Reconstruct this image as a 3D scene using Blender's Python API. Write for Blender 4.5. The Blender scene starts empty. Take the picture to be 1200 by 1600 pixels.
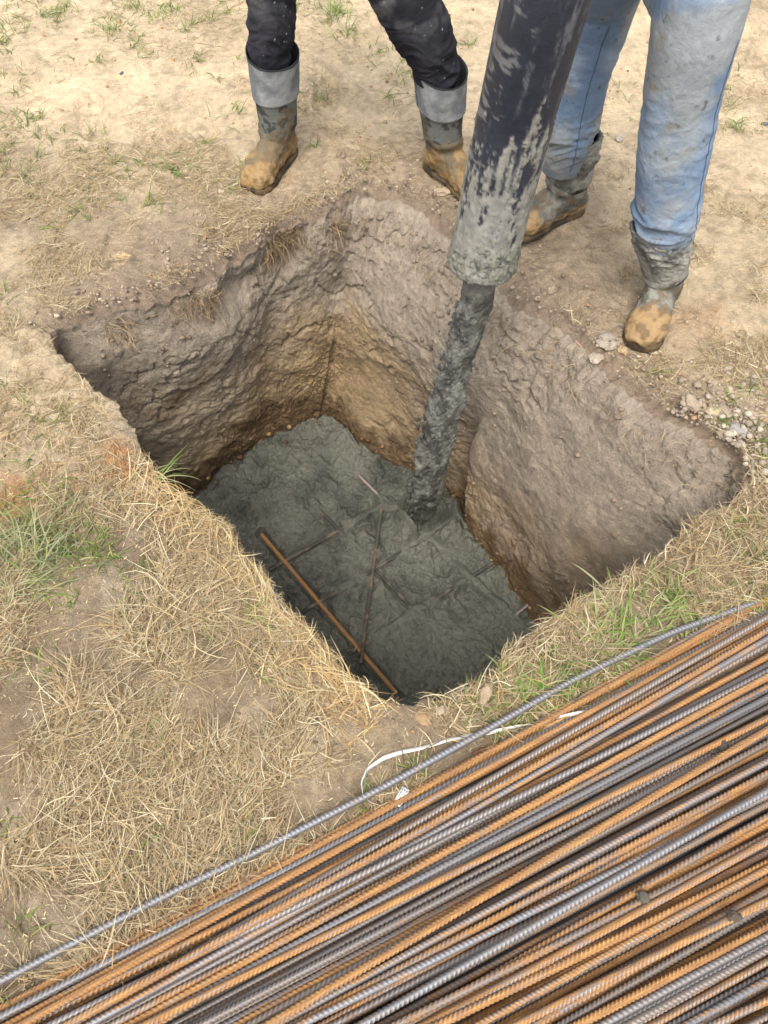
import bpy, math, random
import numpy as np
from mathutils import Vector
from mathutils.bvhtree import BVHTree
rng = np.random.default_rng(7); random.seed(7)
S = bpy.context.scene
COL = S.collection

# ------------------------------------------------------------------ camera
CH = 1.70; TH = math.radians(58.0); F = 1209.0
cT, sT = math.cos(TH), math.sin(TH)
def ray(px, py):
    u = (px-600)/F; v = (800-py)/F
    return np.array([u, cT+v*sT, -(sT-v*cT)])
def at(px, py, z=0.0):
    r = ray(px, py); return np.array([0, 0, CH]) + r*((z-CH)/r[2])
def atY(px, py, Y):
    r = ray(px, py); return np.array([0, 0, CH]) + r*(Y/r[1])
def atD(px, py, d):
    return np.array([0, 0, CH]) + ray(px, py)*d
def proj(x, y, z=0.0):
    H = CH-z; d = np.maximum(y*cT+H*sT, .05)
    return 600+F*x/d, 800-F*(y*sT-H*cT)/d
cam = bpy.data.cameras.new('camera'); camo = bpy.data.objects.new('camera', cam); COL.objects.link(camo)
cam.sensor_fit = 'VERTICAL'; cam.sensor_height = 36; cam.sensor_width = 27; cam.lens = F/1600*36
cam.clip_end = 500; cam.clip_start = .02
camo.location = (0, 0, CH); camo.rotation_euler = (math.radians(90)-TH, 0, 0)
S.camera = camo

# ------------------------------------------------------------------ light
SUN_EL, SUN_AZ = math.radians(64), math.radians(-168)      # azimuth measured from +Y (away from camera) towards +X
sdir = Vector((math.sin(SUN_AZ)*math.cos(SUN_EL), math.cos(SUN_AZ)*math.cos(SUN_EL), math.sin(SUN_EL)))
sl = bpy.data.lights.new('sun', 'SUN'); sl.energy = 1.5; sl.angle = math.radians(28); sl.color = (1, .955, .88)
so = bpy.data.objects.new('sun', sl); COL.objects.link(so)
so.rotation_euler = sdir.to_track_quat('Z', 'Y').to_euler(); so.location = (0, 0, 10)
w = bpy.data.worlds.new('World'); S.world = w; w.use_nodes = True
wn = w.node_tree.nodes; wl = w.node_tree.links
sky = wn.new('ShaderNodeTexSky'); sky.sky_type = 'NISHITA'; sky.sun_disc = False
sky.sun_elevation = SUN_EL; sky.sun_rotation = SUN_AZ; sky.dust_density = 4.0; sky.air_density = 1.0; sky.ozone_density = 1.0
hs = wn.new('ShaderNodeHueSaturation'); hs.inputs['Saturation'].default_value = .45; wl.new(sky.outputs[0], hs.inputs['Color']); wl.new(hs.outputs[0], wn['Background'].inputs[0]); wn['Background'].inputs[1].default_value = .15
S.view_settings.view_transform = 'Standard'; S.view_settings.look = 'None'; S.view_settings.exposure = 0.86

# ------------------------------------------------------------------ noise
def _h(ix, iy, iz, seed):
    h = (ix.astype(np.uint32)*np.uint32(374761393) + iy.astype(np.uint32)*np.uint32(668265263)
         + iz.astype(np.uint32)*np.uint32(2147483647) + np.uint32((seed*1274126177) & 0xffffffff))
    h = (h ^ (h >> np.uint32(13)))*np.uint32(1274126177)
    h = (h ^ (h >> np.uint32(15)))*np.uint32(2246822519)
    return h ^ (h >> np.uint32(16))
def hf(ix, iy, iz, seed): return _h(ix, iy, iz, seed).astype(np.float32)/np.float32(4294967295.0)
def vnoise(p, seed=0):
    f = np.floor(p); i = f.astype(np.int64); t = (p-f).astype(np.float32); t = t*t*t*(t*(t*6-15)+10)
    x, y, z = i[:, 0], i[:, 1], i[:, 2]
    def c(a, b, d): return hf(x+a, y+b, z+d, seed)
    tx, ty, tz = t[:, 0], t[:, 1], t[:, 2]
    a = c(0,0,0)*(1-tx)+c(1,0,0)*tx; b = c(0,1,0)*(1-tx)+c(1,1,0)*tx
    d = c(0,0,1)*(1-tx)+c(1,0,1)*tx; e = c(0,1,1)*(1-tx)+c(1,1,1)*tx
    return ((a*(1-ty)+b*ty)*(1-tz)+(d*(1-ty)+e*ty)*tz)*2-1
R3 = np.array([[.36, .48, -.8], [-.8, .6, 0], [.48, .64, .6]])
def fbm(p, sc, oct=4, seed=0, gain=.5, ridge=False):
    p = np.asarray(p, dtype=np.float64)*sc + 100.3; a = 1; s = 0; n = 0
    for o in range(oct):
        p = p @ R3.T
        v = vnoise(p, seed+o*17)
        if ridge: v = 1-2*np.abs(v)
        s = s+a*v; n += a; a *= gain; p = p*2.03
    return s/n*1.5
def cells(p, sc, seed=0):
    p = np.asarray(p, dtype=np.float64)*sc + 50; f = np.floor(p).astype(np.int64)
    f1 = np.full(len(p), 9., np.float32); f2 = f1.copy(); idv = np.zeros(len(p), np.float32)
    for a in (-1, 0, 1):
        for b in (-1, 0, 1):
            for c in (-1, 0, 1):
                x, y, z = f[:, 0]+a, f[:, 1]+b, f[:, 2]+c
                q = np.stack([x+hf(x, y, z, seed), y+hf(x, y, z, seed+1), z+hf(x, y, z, seed+2)], 1)
                d = np.sqrt(((q-p)**2).sum(1)).astype(np.float32); v = hf(x, y, z, seed+3)
                m = d < f1
                f2 = np.where(m, f1, np.minimum(f2, d)); idv = np.where(m, v, idv); f1 = np.where(m, d, f1)
    return f1, f2, idv
def sst(a, b, x):
    t = np.clip((x-a)/(b-a), 0, 1); return t*t*(3-2*t)
def mix(a, b, t):
    a = np.asarray(a, float); b = np.asarray(b, float)
    t = np.asarray(t)[..., None]; return a*(1-t)+b*t
def lin(r, g, b):
    c = np.array([r, g, b])/255.; return np.where(c <= .04045, c/12.92, ((c+.055)/1.055)**2.4)

# ------------------------------------------------------------------ mesh helpers
def mesh_np(name, V, Q, col=None, smooth=True, extra=None):
    V = np.ascontiguousarray(V, np.float32); Q = np.ascontiguousarray(Q, np.int32)
    me = bpy.data.meshes.new(name); k = Q.shape[1]
    me.vertices.add(len(V)); me.vertices.foreach_set('co', V.ravel())
    me.loops.add(Q.size); me.loops.foreach_set('vertex_index', Q.ravel())
    me.polygons.add(len(Q)); me.polygons.foreach_set('loop_start', np.arange(0, Q.size, k, dtype=np.int32))
    me.polygons.foreach_set('loop_total', np.full(len(Q), k, np.int32)) if False else None
    me.update(calc_edges=True); me.validate()
    if smooth: me.polygons.foreach_set('use_smooth', np.ones(len(me.polygons), bool))
    if col is not None: setcol(me, col)
    if extra is not None:
        at_ = me.attributes.new('rp', 'FLOAT_VECTOR', 'POINT'); at_.data.foreach_set('vector', np.ascontiguousarray(extra, np.float32).ravel())
    return me
def setcol(me, col):
    c = np.ones((len(me.vertices), 4), np.float32); c[:, :3] = np.clip(col, .001, 1)
    a = me.color_attributes.new('Col', 'FLOAT_COLOR', 'POINT'); a.data.foreach_set('color', c.ravel())
def getco(me):
    a = np.empty(len(me.vertices)*3, np.float32); me.vertices.foreach_get('co', a); return a.reshape(-1, 3).astype(float)
def getno(me):
    a = np.empty(len(me.vertices)*3, np.float32); me.vertex_normals.foreach_get('vector', a); return a.reshape(-1, 3).astype(float)
def setco(me, V): me.vertices.foreach_set('co', np.ascontiguousarray(V, np.float32).ravel()); me.update()
def grid_q(n, m, wrap=True, off=0):
    i = np.arange(n if wrap else n-1); j = np.arange(m-1)
    I, J = np.meshgrid(i, j, indexing='ij'); I2 = (I+1) % n
    return np.stack([J*n+I, J*n+I2, (J+1)*n+I2, (J+1)*n+I], -1).reshape(-1, 4)+off
def link(name, me, mat, parent=None, label=None, cat=None, group=None, kind=None):
    o = bpy.data.objects.new(name, me); COL.objects.link(o)
    if mat is not None and me is not None:
        me.materials.clear(); me.materials.append(mat)
    if parent is not None: o.parent = parent
    tag(o, label, cat, group, kind); return o
def tag(o, label=None, cat=None, group=None, kind=None):
    if label: o['label'] = label
    if cat: o['category'] = cat
    if group: o['group'] = group
    if kind: o['kind'] = kind
def tube(path, rad, seg=12, caps=True, noise=0, nsc=30, seed=0, squash=1.0):
    P = np.asarray(path, float); n = len(P); rad = np.broadcast_to(np.asarray(rad, float), (n,))
    T = np.gradient(P, axis=0); T /= np.linalg.norm(T, axis=1)[:, None]+1e-9
    up = np.array([0, 0, 1.]) if abs(T[0, 2]) < .8 else np.array([1., 0, 0])
    N = np.zeros((n, 3)); v = up-T[0]*up.dot(T[0]); N[0] = v/np.linalg.norm(v)
    for i in range(1, n):
        v = N[i-1]-T[i]*N[i-1].dot(T[i]); N[i] = v/np.linalg.norm(v)
    B = np.cross(T, N); a = np.linspace(0, 2*np.pi, seg, endpoint=False)
    V = P[:, None]+rad[:, None, None]*(np.cos(a)[None, :, None]*N[:, None]*squash+np.sin(a)[None, :, None]*B[:, None])
    V = V.reshape(-1, 3)
    if noise: 
        d = V-np.repeat(P, seg, 0); V = V+d*(fbm(V, nsc, 3, seed)*noise)[:, None]
    Q = grid_q(seg, n)
    if caps:
        V = np.vstack([V, P[0], P[-1]]); k = np.arange(seg); k2 = (k+1) % seg; c0 = n*seg
        q0 = np.stack([k2, k, np.full(seg, c0), np.full(seg, c0)], 1)
        q1 = np.stack([(n-1)*seg+k, (n-1)*seg+k2, np.full(seg, c0+1), np.full(seg, c0+1)], 1)
        tri = np.vstack([q0, q1])
        return V, Q, tri[:, :3]
    return V, Q, None
def tube_mesh(name, path, rad, **k):
    V, Q, T = tube(path, rad, **k)
    fs = [tuple(q) for q in Q.tolist()]+([tuple(t) for t in T.tolist()] if T is not None else [])
    me = bpy.data.meshes.new(name); me.from_pydata(V.tolist(), [], fs); me.update()
    me.polygons.foreach_set('use_smooth', np.ones(len(me.polygons), bool)); return me
def crv(pts, n):
    P = np.asarray(pts, float); d = np.r_[0, np.cumsum(np.linalg.norm(np.diff(P, axis=0), axis=1))]
    t = np.linspace(0, d[-1], n*3); L = np.stack([np.interp(t, d, P[:, k]) for k in range(P.shape[1])], 1)
    k = max(3, int(n*3/len(P)*.5)) | 1
    pad = np.vstack([2*L[0]-L[1:k//2+1][::-1], L, 2*L[-1]-L[-k//2:-1][::-1]]) if k > 2 else L
    ker = np.hanning(k+2)[1:-1]; ker /= ker.sum()
    Sx = np.stack([np.convolve(pad[:, j], ker, 'same') for j in range(P.shape[1])], 1)[k//2:k//2+len(L)]
    return Sx[np.linspace(0, len(Sx)-1, n).astype(int)]
def bake(meshes, mods):
    """join meshes, run modifiers, return a fresh mesh"""
    V = []; Fc = []; o = 0
    for V_, F_ in meshes:
        V += [tuple(v) for v in np.asarray(V_).tolist()]; Fc += [tuple(i+o for i in f) for f in F_]; o = len(V)
    me = bpy.data.meshes.new('tmp'); me.from_pydata(V, [], Fc); me.update()
    ob = bpy.data.objects.new('tmp', me); COL.objects.link(ob)
    for t, kw in mods:
        m = ob.modifiers.new(t, t)
        for k, v in kw.items(): setattr(m, k, v)
    dg = bpy.context.evaluated_depsgraph_get(); dg.update()
    r = bpy.data.meshes.new_from_object(ob.evaluated_get(dg)); bpy.data.objects.remove(ob)
    r.polygons.foreach_set('use_smooth', np.ones(len(r.polygons), bool)); return r
def tubeVF(path, rad, seg=24, **k):
    V, Q, T = tube(path, rad, seg=seg, **k); return V, [tuple(q) for q in Q.tolist()]+[tuple(t) for t in T.tolist()]
def ico(sub, seed, amp=.25, sc=1.6, squash=(1, 1, .7)):
    import bmesh
    bm = bmesh.new(); bmesh.ops.create_icosphere(bm, subdivisions=sub, radius=1)
    V = np.array([v.co[:] for v in bm.verts]); Fc = np.array([[v.index for v in f.verts] for f in bm.faces]); bm.free()
    if amp:
        V = V*(1+amp*fbm(V+seed*3.1, sc, 4, seed))[:, None]
        f1, f2, _ = cells(V+seed, 2.2, seed); V = V*(1-amp*.35*f1)[:, None]
    return V*np.array(squash), Fc

# ------------------------------------------------------------------ materials
def N(nt, t, **k):
    n = nt.nodes.new(t)
    for a, b in k.items(): setattr(n, a, b)
    return n
def soilmat(name, rough=.95, var=.35, bump=((60, .004), (220, .0015)), spec=.2, fine=400, coat=0, attr=True, col=(.3, .3, .3), speck=None, roughvar=0, metallic=0):
    m = bpy.data.materials.new(name); m.use_nodes = True; nt = m.node_tree; L = nt.links; b = nt.nodes['Principled BSDF']
    b.inputs['Roughness'].default_value = rough; b.inputs['Specular IOR Level'].default_value = spec; b.inputs['Coat Weight'].default_value = coat
    b.inputs['Coat Roughness'].default_value = .25; b.inputs['Metallic'].default_value = metallic
    tc = N(nt, 'ShaderNodeNewGeometry'); pos = tc.outputs['Position']
    if attr:
        a = N(nt, 'ShaderNodeAttribute'); a.attribute_name = 'Col'; base = a.outputs['Color']
    else:
        a = N(nt, 'ShaderNodeRGB'); a.outputs[0].default_value = (*col, 1); base = a.outputs[0]
    n1 = N(nt, 'ShaderNodeTexNoise'); n1.inputs['Scale'].default_value = fine; n1.inputs['Detail'].default_value = 4; n1.inputs['Roughness'].default_value = .7
    n2 = N(nt, 'ShaderNodeTexNoise'); n2.inputs['Scale'].default_value = fine/9; n2.inputs['Detail'].default_value = 6; n2.inputs['Roughness'].default_value = .65
    L.new(pos, n1.inputs['Vector']); L.new(pos, n2.inputs['Vector'])
    ad = N(nt, 'ShaderNodeMath', operation='ADD'); L.new(n1.outputs[0], ad.inputs[0]); L.new(n2.outputs[0], ad.inputs[1])
    mr = N(nt, 'ShaderNodeMapRange'); mr.inputs['From Min'].default_value = .6; mr.inputs['From Max'].default_value = 1.4
    mr.inputs['To Min'].default_value = 1-var; mr.inputs['To Max'].default_value = 1+var; L.new(ad.outputs[0], mr.inputs['Value'])
    vm = N(nt, 'ShaderNodeVectorMath', operation='SCALE'); L.new(base, vm.inputs[0]); L.new(mr.outputs[0], vm.inputs['Scale'])
    out = vm.outputs[0]
    if speck:
        sc, th, c = speck
        v = N(nt, 'ShaderNodeTexVoronoi'); v.inputs['Scale'].default_value = sc; L.new(pos, v.inputs['Vector'])
        lt = N(nt, 'ShaderNodeMath', operation='LESS_THAN'); lt.inputs[1].default_value = th; L.new(v.outputs['Distance'], lt.inputs[0])
        mx = N(nt, 'ShaderNodeMix', data_type='RGBA'); L.new(lt.outputs[0], mx.inputs['Factor']); L.new(out, mx.inputs['A']); mx.inputs['B'].default_value = (*c, 1); out = mx.outputs['Result']
    L.new(out, b.inputs['Base Color'])
    if roughvar:
        mr2 = N(nt, 'ShaderNodeMapRange'); mr2.inputs['From Min'].default_value = .35; mr2.inputs['From Max'].default_value = .65
        mr2.inputs['To Min'].default_value = rough-roughvar; mr2.inputs['To Max'].default_value = rough+roughvar; L.new(n2.outputs[0], mr2.inputs['Value']); L.new(mr2.outputs[0], b.inputs['Roughness'])
    prev = None
    for sc, dist in bump:
        n = N(nt, 'ShaderNodeTexNoise'); n.inputs['Scale'].default_value = sc; n.inputs['Detail'].default_value = 5; n.inputs['Roughness'].default_value = .6
        L.new(pos, n.inputs['Vector']); bp = N(nt, 'ShaderNodeBump'); bp.inputs['Distance'].default_value = dist; bp.inputs['Strength'].default_value = 1
        L.new(n.outputs[0], bp.inputs['Height'])
        if prev: L.new(prev, bp.inputs['Normal'])
        prev = bp.outputs[0]
    if prev: L.new(prev, b.inputs['Normal'])
    return m
M_soil = soilmat('soil', bump=((45, .007), (150, .006), (600, .0018)), var=.42, fine=380)
M_clod = soilmat('clod', bump=((120, .004), (500, .0012)), var=.3)
M_conc = soilmat('wet_concrete', rough=.40, var=.34, bump=((38, .012), (110, .007), (330, .003)), spec=.5, roughvar=.16, fine=420)
M_crust = soilmat('concrete_crust', rough=.75, var=.35, bump=((120, .005), (500, .002)), spec=.3, fine=400)
M_rubber = soilmat('rubber', rough=.55, var=.2, bump=((200, .0008),), spec=.4, roughvar=.12)
M_cloth = soilmat('cloth', rough=.95, var=.17, bump=((700, .0012), (90, .002), (28, .004)), spec=.1, fine=700)
M_boot = soilmat('boot', rough=.72, var=.22, bump=((90, .003), (400, .001)), spec=.3, fine=350, roughvar=.12)
M_skin = soilmat('skin', rough=.6, var=.05, bump=(), attr=False, col=(.5, .3, .22))
M_strap = soilmat('strap_plastic', rough=.45, var=.08, bump=(), spec=.4)
def blademat(name, tr=.25):
    m = bpy.data.materials.new(name); m.use_nodes = True; nt = m.node_tree; L = nt.links; b = nt.nodes['Principled BSDF']
    a = N(nt, 'ShaderNodeAttribute'); a.attribute_name = 'Col'; L.new(a.outputs['Color'], b.inputs['Base Color'])
    b.inputs['Roughness'].default_value = .6; b.inputs['Specular IOR Level'].default_value = .25
    t = N(nt, 'ShaderNodeBsdfTranslucent'); L.new(a.outputs['Color'], t.inputs['Color'])
    mx = N(nt, 'ShaderNodeMixShader'); mx.inputs[0].default_value = tr; L.new(b.outputs[0], mx.inputs[1]); L.new(t.outputs[0], mx.inputs[2])
    L.new(mx.outputs[0], nt.nodes['Material Output'].inputs['Surface']); return m
M_straw = blademat('straw', .15); M_green = blademat('grass', .3)
def rebarmat():
    m = bpy.data.materials.new('rebar_steel'); m.use_nodes = True; nt = m.node_tree; L = nt.links; b = nt.nodes['Principled BSDF']
    rp = N(nt, 'ShaderNodeAttribute'); rp.attribute_name = 'rp'
    cl = N(nt, 'ShaderNodeAttribute'); cl.attribute_name = 'Col'      # R = rust amount, G = brownness, B = rib height
    sep = N(nt, 'ShaderNodeSeparateColor'); L.new(cl.outputs['Color'], sep.inputs[0])
    def noise(sc, det=4, rough=.6):
        n = N(nt, 'ShaderNodeTexNoise'); n.inputs['Scale'].default_value = sc; n.inputs['Detail'].default_value = det; n.inputs['Roughness'].default_value = rough; L.new(rp.outputs['Vector'], n.inputs['Vector']); return n
    n1 = noise(8, 7, .78); n2 = noise(60, 5, .75); n3 = noise(24, 6, .75)
    s = N(nt, 'ShaderNodeMath', operation='ADD'); L.new(n1.outputs[0], s.inputs[0]); L.new(sep.outputs[0], s.inputs[1])
    s2 = N(nt, 'ShaderNodeMath', operation='MULTIPLY_ADD'); L.new(n2.outputs[0], s2.inputs[0]); s2.inputs[1].default_value = .55; L.new(s.outputs[0], s2.inputs[2])
    rf = N(nt, 'ShaderNodeMapRange'); rf.interpolation_type = 'SMOOTHSTEP'; rf.inputs['From Min'].default_value = 1.21; rf.inputs['From Max'].default_value = 1.29; L.new(s2.outputs[0], rf.inputs['Value'])
    grey = N(nt, 'ShaderNodeMix', data_type='RGBA'); grey.inputs['A'].default_value = (.25, .26, .28, 1); grey.inputs['B'].default_value = (.30, .225, .165, 1)
    gm = N(nt, 'ShaderNodeMath', operation='MULTIPLY_ADD'); L.new(n3.outputs[0], gm.inputs[0]); gm.inputs[1].default_value = 2.2; gm.use_clamp = True
    ga = N(nt, 'ShaderNodeMath', operation='SUBTRACT'); L.new(sep.outputs[1], ga.inputs[0]); ga.inputs[1].default_value = 1.15; L.new(ga.outputs[0], gm.inputs[2]); L.new(gm.outputs[0], grey.inputs['Factor'])
    rust = N(nt, 'ShaderNodeValToRGB'); e = rust.color_ramp.elements; e[0].position = .3; e[0].color = (.21, .125, .08, 1); e[1].position = .68; e[1].color = (.64, .36, .12, 1)
    k = e.new(.5); k.color = (.42, .21, .075, 1); L.new(n3.outputs[0], rust.inputs[0])
    mx = N(nt, 'ShaderNodeMix', data_type='RGBA'); L.new(rf.outputs[0], mx.inputs['Factor']); L.new(grey.outputs['Result'], mx.inputs['A']); L.new(rust.outputs[0], mx.inputs['B'])
    rb = N(nt, 'ShaderNodeMapRange'); rb.inputs['To Min'].default_value = .72; rb.inputs['To Max'].default_value = 1.2; L.new(sep.outputs[2], rb.inputs['Value'])
    sc_ = N(nt, 'ShaderNodeVectorMath', operation='SCALE'); L.new(mx.outputs['Result'], sc_.inputs[0]); L.new(rb.outputs[0], sc_.inputs['Scale']); L.new(sc_.outputs[0], b.inputs['Base Color'])
    me = N(nt, 'ShaderNodeMapRange'); me.inputs['To Min'].default_value = .45; me.inputs['To Max'].default_value = 0; L.new(rf.outputs[0], me.inputs['Value']); L.new(me.outputs[0], b.inputs['Metallic'])
    ro = N(nt, 'ShaderNodeMapRange'); ro.inputs['To Min'].default_value = .46; ro.inputs['To Max'].default_value = .9; L.new(rf.outputs[0], ro.inputs['Value']); L.new(ro.outputs[0], b.inputs['Roughness'])
    bp = N(nt, 'ShaderNodeBump'); bp.inputs['Distance'].default_value = .0006; L.new(n2.outputs[0], bp.inputs['Height']); L.new(bp.outputs[0], b.inputs['Normal'])
    return m
M_rebar = rebarmat()

# ------------------------------------------------------------------ ground maps (rows every 100 px of the photo, laid on the ground plane)
def grid(s): return np.array([[int(c) for c in r] for r in s.split()], float)/9
DRY = grid("""
112211000001
100122101112
444433211111
444333111223
343310001233
321000001124
444000000113
445300000023
677880000567
778986026888
888998558876
897665567666
998765555555
997777777777
998888888888
999999999999""")
GRN = grid("""
434434210011
110232110222
434211000011
110000000011
100000000011
110000000011
110000000012
222000000012
431100000223
411210003575
111111045774
111000345333
111112222222
111111111111
111111111111
111111111111""")
SND = grid("""
999899999998
999989999999
687677788888
444454344678
653332223588
753333333466
774333333345
654333333334
333333333333
333333333333
333333333333
333344333333
333343333333
333333333333
333333333333
333333333333""")
def samp(G, x, y):
    px, py = proj(x, y); gx = np.clip(px/100-.5, 0, 10.999); gy = np.clip(py/100-.5, 0, 14.999)
    i = gy.astype(int); j = gx.astype(int); a = gy-i; b = gx-j
    return (G[i, j]*(1-b)+G[i, j+1]*b)*(1-a)+(G[i+1, j]*(1-b)+G[i+1, j+1]*b)*a
def smooth_flat(x, y):  # 1 = rough terrain, 0 = flat ground below the steel
    return sst(.45, .75, y-.45*x)
def gz(x, y, hi=False):
    p = np.stack([x, y, x*0], -1)
    z = .028*fbm(p, 1.3, 3, 3)+.012*fbm(p, 6, 3, 5)
    return z*(.35+.65*smooth_flat(x, y))
def g1(x, y): return float(gz(np.array([x]), np.array([y]))[0])

# ------------------------------------------------------------------ pit outline
rimpx = dict(
 nl=[(77,515),(92,545),(125,580),(155,608),(190,638),(222,672),(238,705),(258,742),(282,776),(322,792),(350,815),(372,850),(405,885),(432,925),(470,965),(512,1008),(548,1048),(580,1072),(605,1098)],
 nr=[(605,1098),(640,1107),(672,1090),(705,1092),(742,1070),(782,1042),(792,1012),(832,985),(880,962),(912,928),(955,905),(1000,882),(1048,848),(1090,815),(1130,790),(1172,752)],
 fr=[(1172,752),(1152,705),(1100,665),(1045,640),(985,600),(940,560),(905,520),(865,490),(815,470),(775,430),(735,385),(700,348),(655,312),(605,290),(572,284)],
 fl=[(572,284),(531,318),(477,338),(425,352),(395,385),(360,402),(330,425),(285,447),(227,472),(164,482),(118,492),(77,515)])
ZC = -1.12                                                   # top of the concrete
Lc, Bc, Rc, Tc = [at(*rimpx[k][0])[:2] for k in ('nl', 'nr', 'fr', 'fl')]
Tb = at(490, 655, ZC)[:2]
d_tr = at(826, 968, ZC)[:2]-Tb; d_tr /= np.linalg.norm(d_tr); d_br = (Rc-Bc)/np.linalg.norm(Rc-Bc)
A_ = np.array([[d_tr[0], -d_br[0]], [d_tr[1], -d_br[1]]]); s_ = np.linalg.solve(A_, Bc-Tb)[0]; Rb = Tb+d_tr*s_
d_tl = at(310, 772, ZC)[:2]-Tb; d_tl /= np.linalg.norm(d_tl); d_lb = (Lc-Bc)/np.linalg.norm(Lc-Bc)
A_ = np.array([[d_tl[0], -d_lb[0]], [d_tl[1], -d_lb[1]]]); s_ = np.linalg.solve(A_, Bc-Tb)[0]; Lb = Tb+d_tl*s_
base = dict(nl=[Lb, Bc], nr=[Bc, Rb], fr=[Rb]+[at(a, b, ZC)[:2] for a, b in ((826,968),(765,888),(722,846),(700,795),(630,745),(560,715))]+[Tb],
            fl=[Tb]+[at(a, b, ZC)[:2] for a, b in ((440,672),(395,692),(350,732),(310,772))]+[Lb])
NS = dict(nl=420, nr=300, fr=470, fl=330)
def resamp(P, n):
    P = np.asarray(P, float); d = np.r_[0, np.cumsum(np.linalg.norm(np.diff(P, axis=0), axis=1))]
    t = np.linspace(0, d[-1], n, endpoint=False); return np.stack([np.interp(t, d, P[:, k]) for k in range(P.shape[1])], 1)
def csmooth(P, k):
    n = len(P); ker = np.hanning(2*k+3)[1:-1]; ker /= ker.sum()
    return np.stack([np.convolve(np.r_[P[-k:, j], P[:, j], P[:k, j]], ker, 'valid') for j in range(P.shape[1])], 1)
keys = ('nl', 'nr', 'fr', 'fl')
rim = np.vstack([resamp([at(*q)[:2] for q in rimpx[k]], NS[k]) for k in keys])
bas = np.vstack([resamp(base[k], NS[k]) for k in keys])
side = np.concatenate([np.full(NS[k], i) for i, k in enumerate(keys)]); NT = len(rim)
lt = np.concatenate([np.linspace(0, 1, NS[k], endpoint=False) for k in keys])
_tw = csmooth(np.exp(-np.minimum(np.abs(np.arange(NT)-(NT-NS['fl'])), 400)/90.)[:, None], 5); rimS = csmooth(rim, 9)*(1-_tw)+csmooth(rim, 55)*_tw; rim3 = np.c_[rimS, np.zeros(NT)]
ctr = np.array([rimS[:, 0].mean(), rimS[:, 1].mean()])
dirv = csmooth(rim, 25)-ctr; dirv /= np.linalg.norm(dirv, axis=1)[:, None]
rimJ = rimS+dirv*(.012*fbm(rim3, 14, 4, 21)+.006*fbm(rim3, 50, 2, 22)+.016*(side == 3)*fbm(rim3, 6, 3, 23)+.012*(side == 0))[:, None]
bas = csmooth(bas, 10)*(1-_tw)+csmooth(bas, 62)*_tw
wt = [csmooth((side == i).astype(float)[:, None], 75)[:, 0]*_tw[:, 0]+csmooth((side == i).astype(float)[:, None], 22)[:, 0]*(1-_tw[:, 0]) for i in range(4)]   # soft side weights
rimdrop = .012*(wt[0]+wt[1])+.06*wt[2]+.05*wt[3]
rimw = .02*(wt[0]+wt[1])+.09*wt[2]+.075*wt[3]
# rings
NW = 300; q = np.linspace(0, 1, NW)**1.0
sched = [0.0]; 
while sched[-1] < .42: sched.append(sched[-1]+.005)
while sched[-1] < 3.6: sched.append(sched[-1]*1.010)
while sched[-1] < 70: sched.append(sched[-1]*1.09)
sched = np.array(sched)[::-1]                                 # outer -> rim
NO = len(sched)
X = rimJ[None, :, 0]+dirv[None, :, 0]*sched[:, None]; Y = rimJ[None, :, 1]+dirv[None, :, 1]*sched[:, None]
x, y = X.ravel(), Y.ravel(); p3 = np.stack([x, y, x*0], 1)
sfl = smooth_flat(x, y); sand = np.clip(samp(SND, x, y)+.12*fbm(p3, 5, 3, 31), 0, 1); dist = np.repeat(sched, NT)
zg = gz(x, y)
near = np.exp(-dist/.22)*(.3+.7*sfl)
zg += .0045*fbm(p3, 28, 4, 41)*(.4+near)+.012*fbm(p3, 14, 4, 42, ridge=True)*near*sfl
f1, f2, cid = cells(p3+.03*fbm(p3, 12, 2, 9)[:, None], 26, 5)
farright = sst(.35, .8, x)*sst(.7, 1.0, y)
zg += (.016*near+.004+.006*farright)*(.55-f1)*sst(.0, .5, fbm(p3, 4, 3, 51)+.25+near*.5)*(.4+.6*sfl)
zr = np.tile(rimdrop, NO); zw = np.tile(rimw, NO)
zg -= zr*np.exp(-(dist/zw)**1.2)
pr = np.random.default_rng(3)
for _k in range(26):
    c = at(pr.uniform(-50, 1250), pr.uniform(10, 260) if _k < 18 else pr.uniform(260, 420)); a = pr.uniform(0, 6.28)
    if _k >= 18 and 250 < proj(c[0], c[1])[0] < 950: continue
    dx, dy = x-c[0], y-c[1]; e = np.sqrt(((dx*math.cos(a)+dy*math.sin(a))/.14)**2+((-dx*math.sin(a)+dy*math.cos(a))/.052)**2)+.12*fbm(p3, 18, 2, 300+_k)
    if _k % 3: zg += (-.011*sst(1.08, .88, e)+.006*np.exp(-((e-1.15)/.13)**2)+.0025*sst(1., .8, e)*np.sin((dx*math.cos(a)+dy*math.sin(a))*330))*sst(-.05, .1, e*0+.1)
G = np.stack([x, y, zg], 1)
# walls
zrim = zg.reshape(NO, NT)[-1]
dep = -1.22
Q_ = q[1:, None]
rr, bb = rimJ[None], bas[None]
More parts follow.
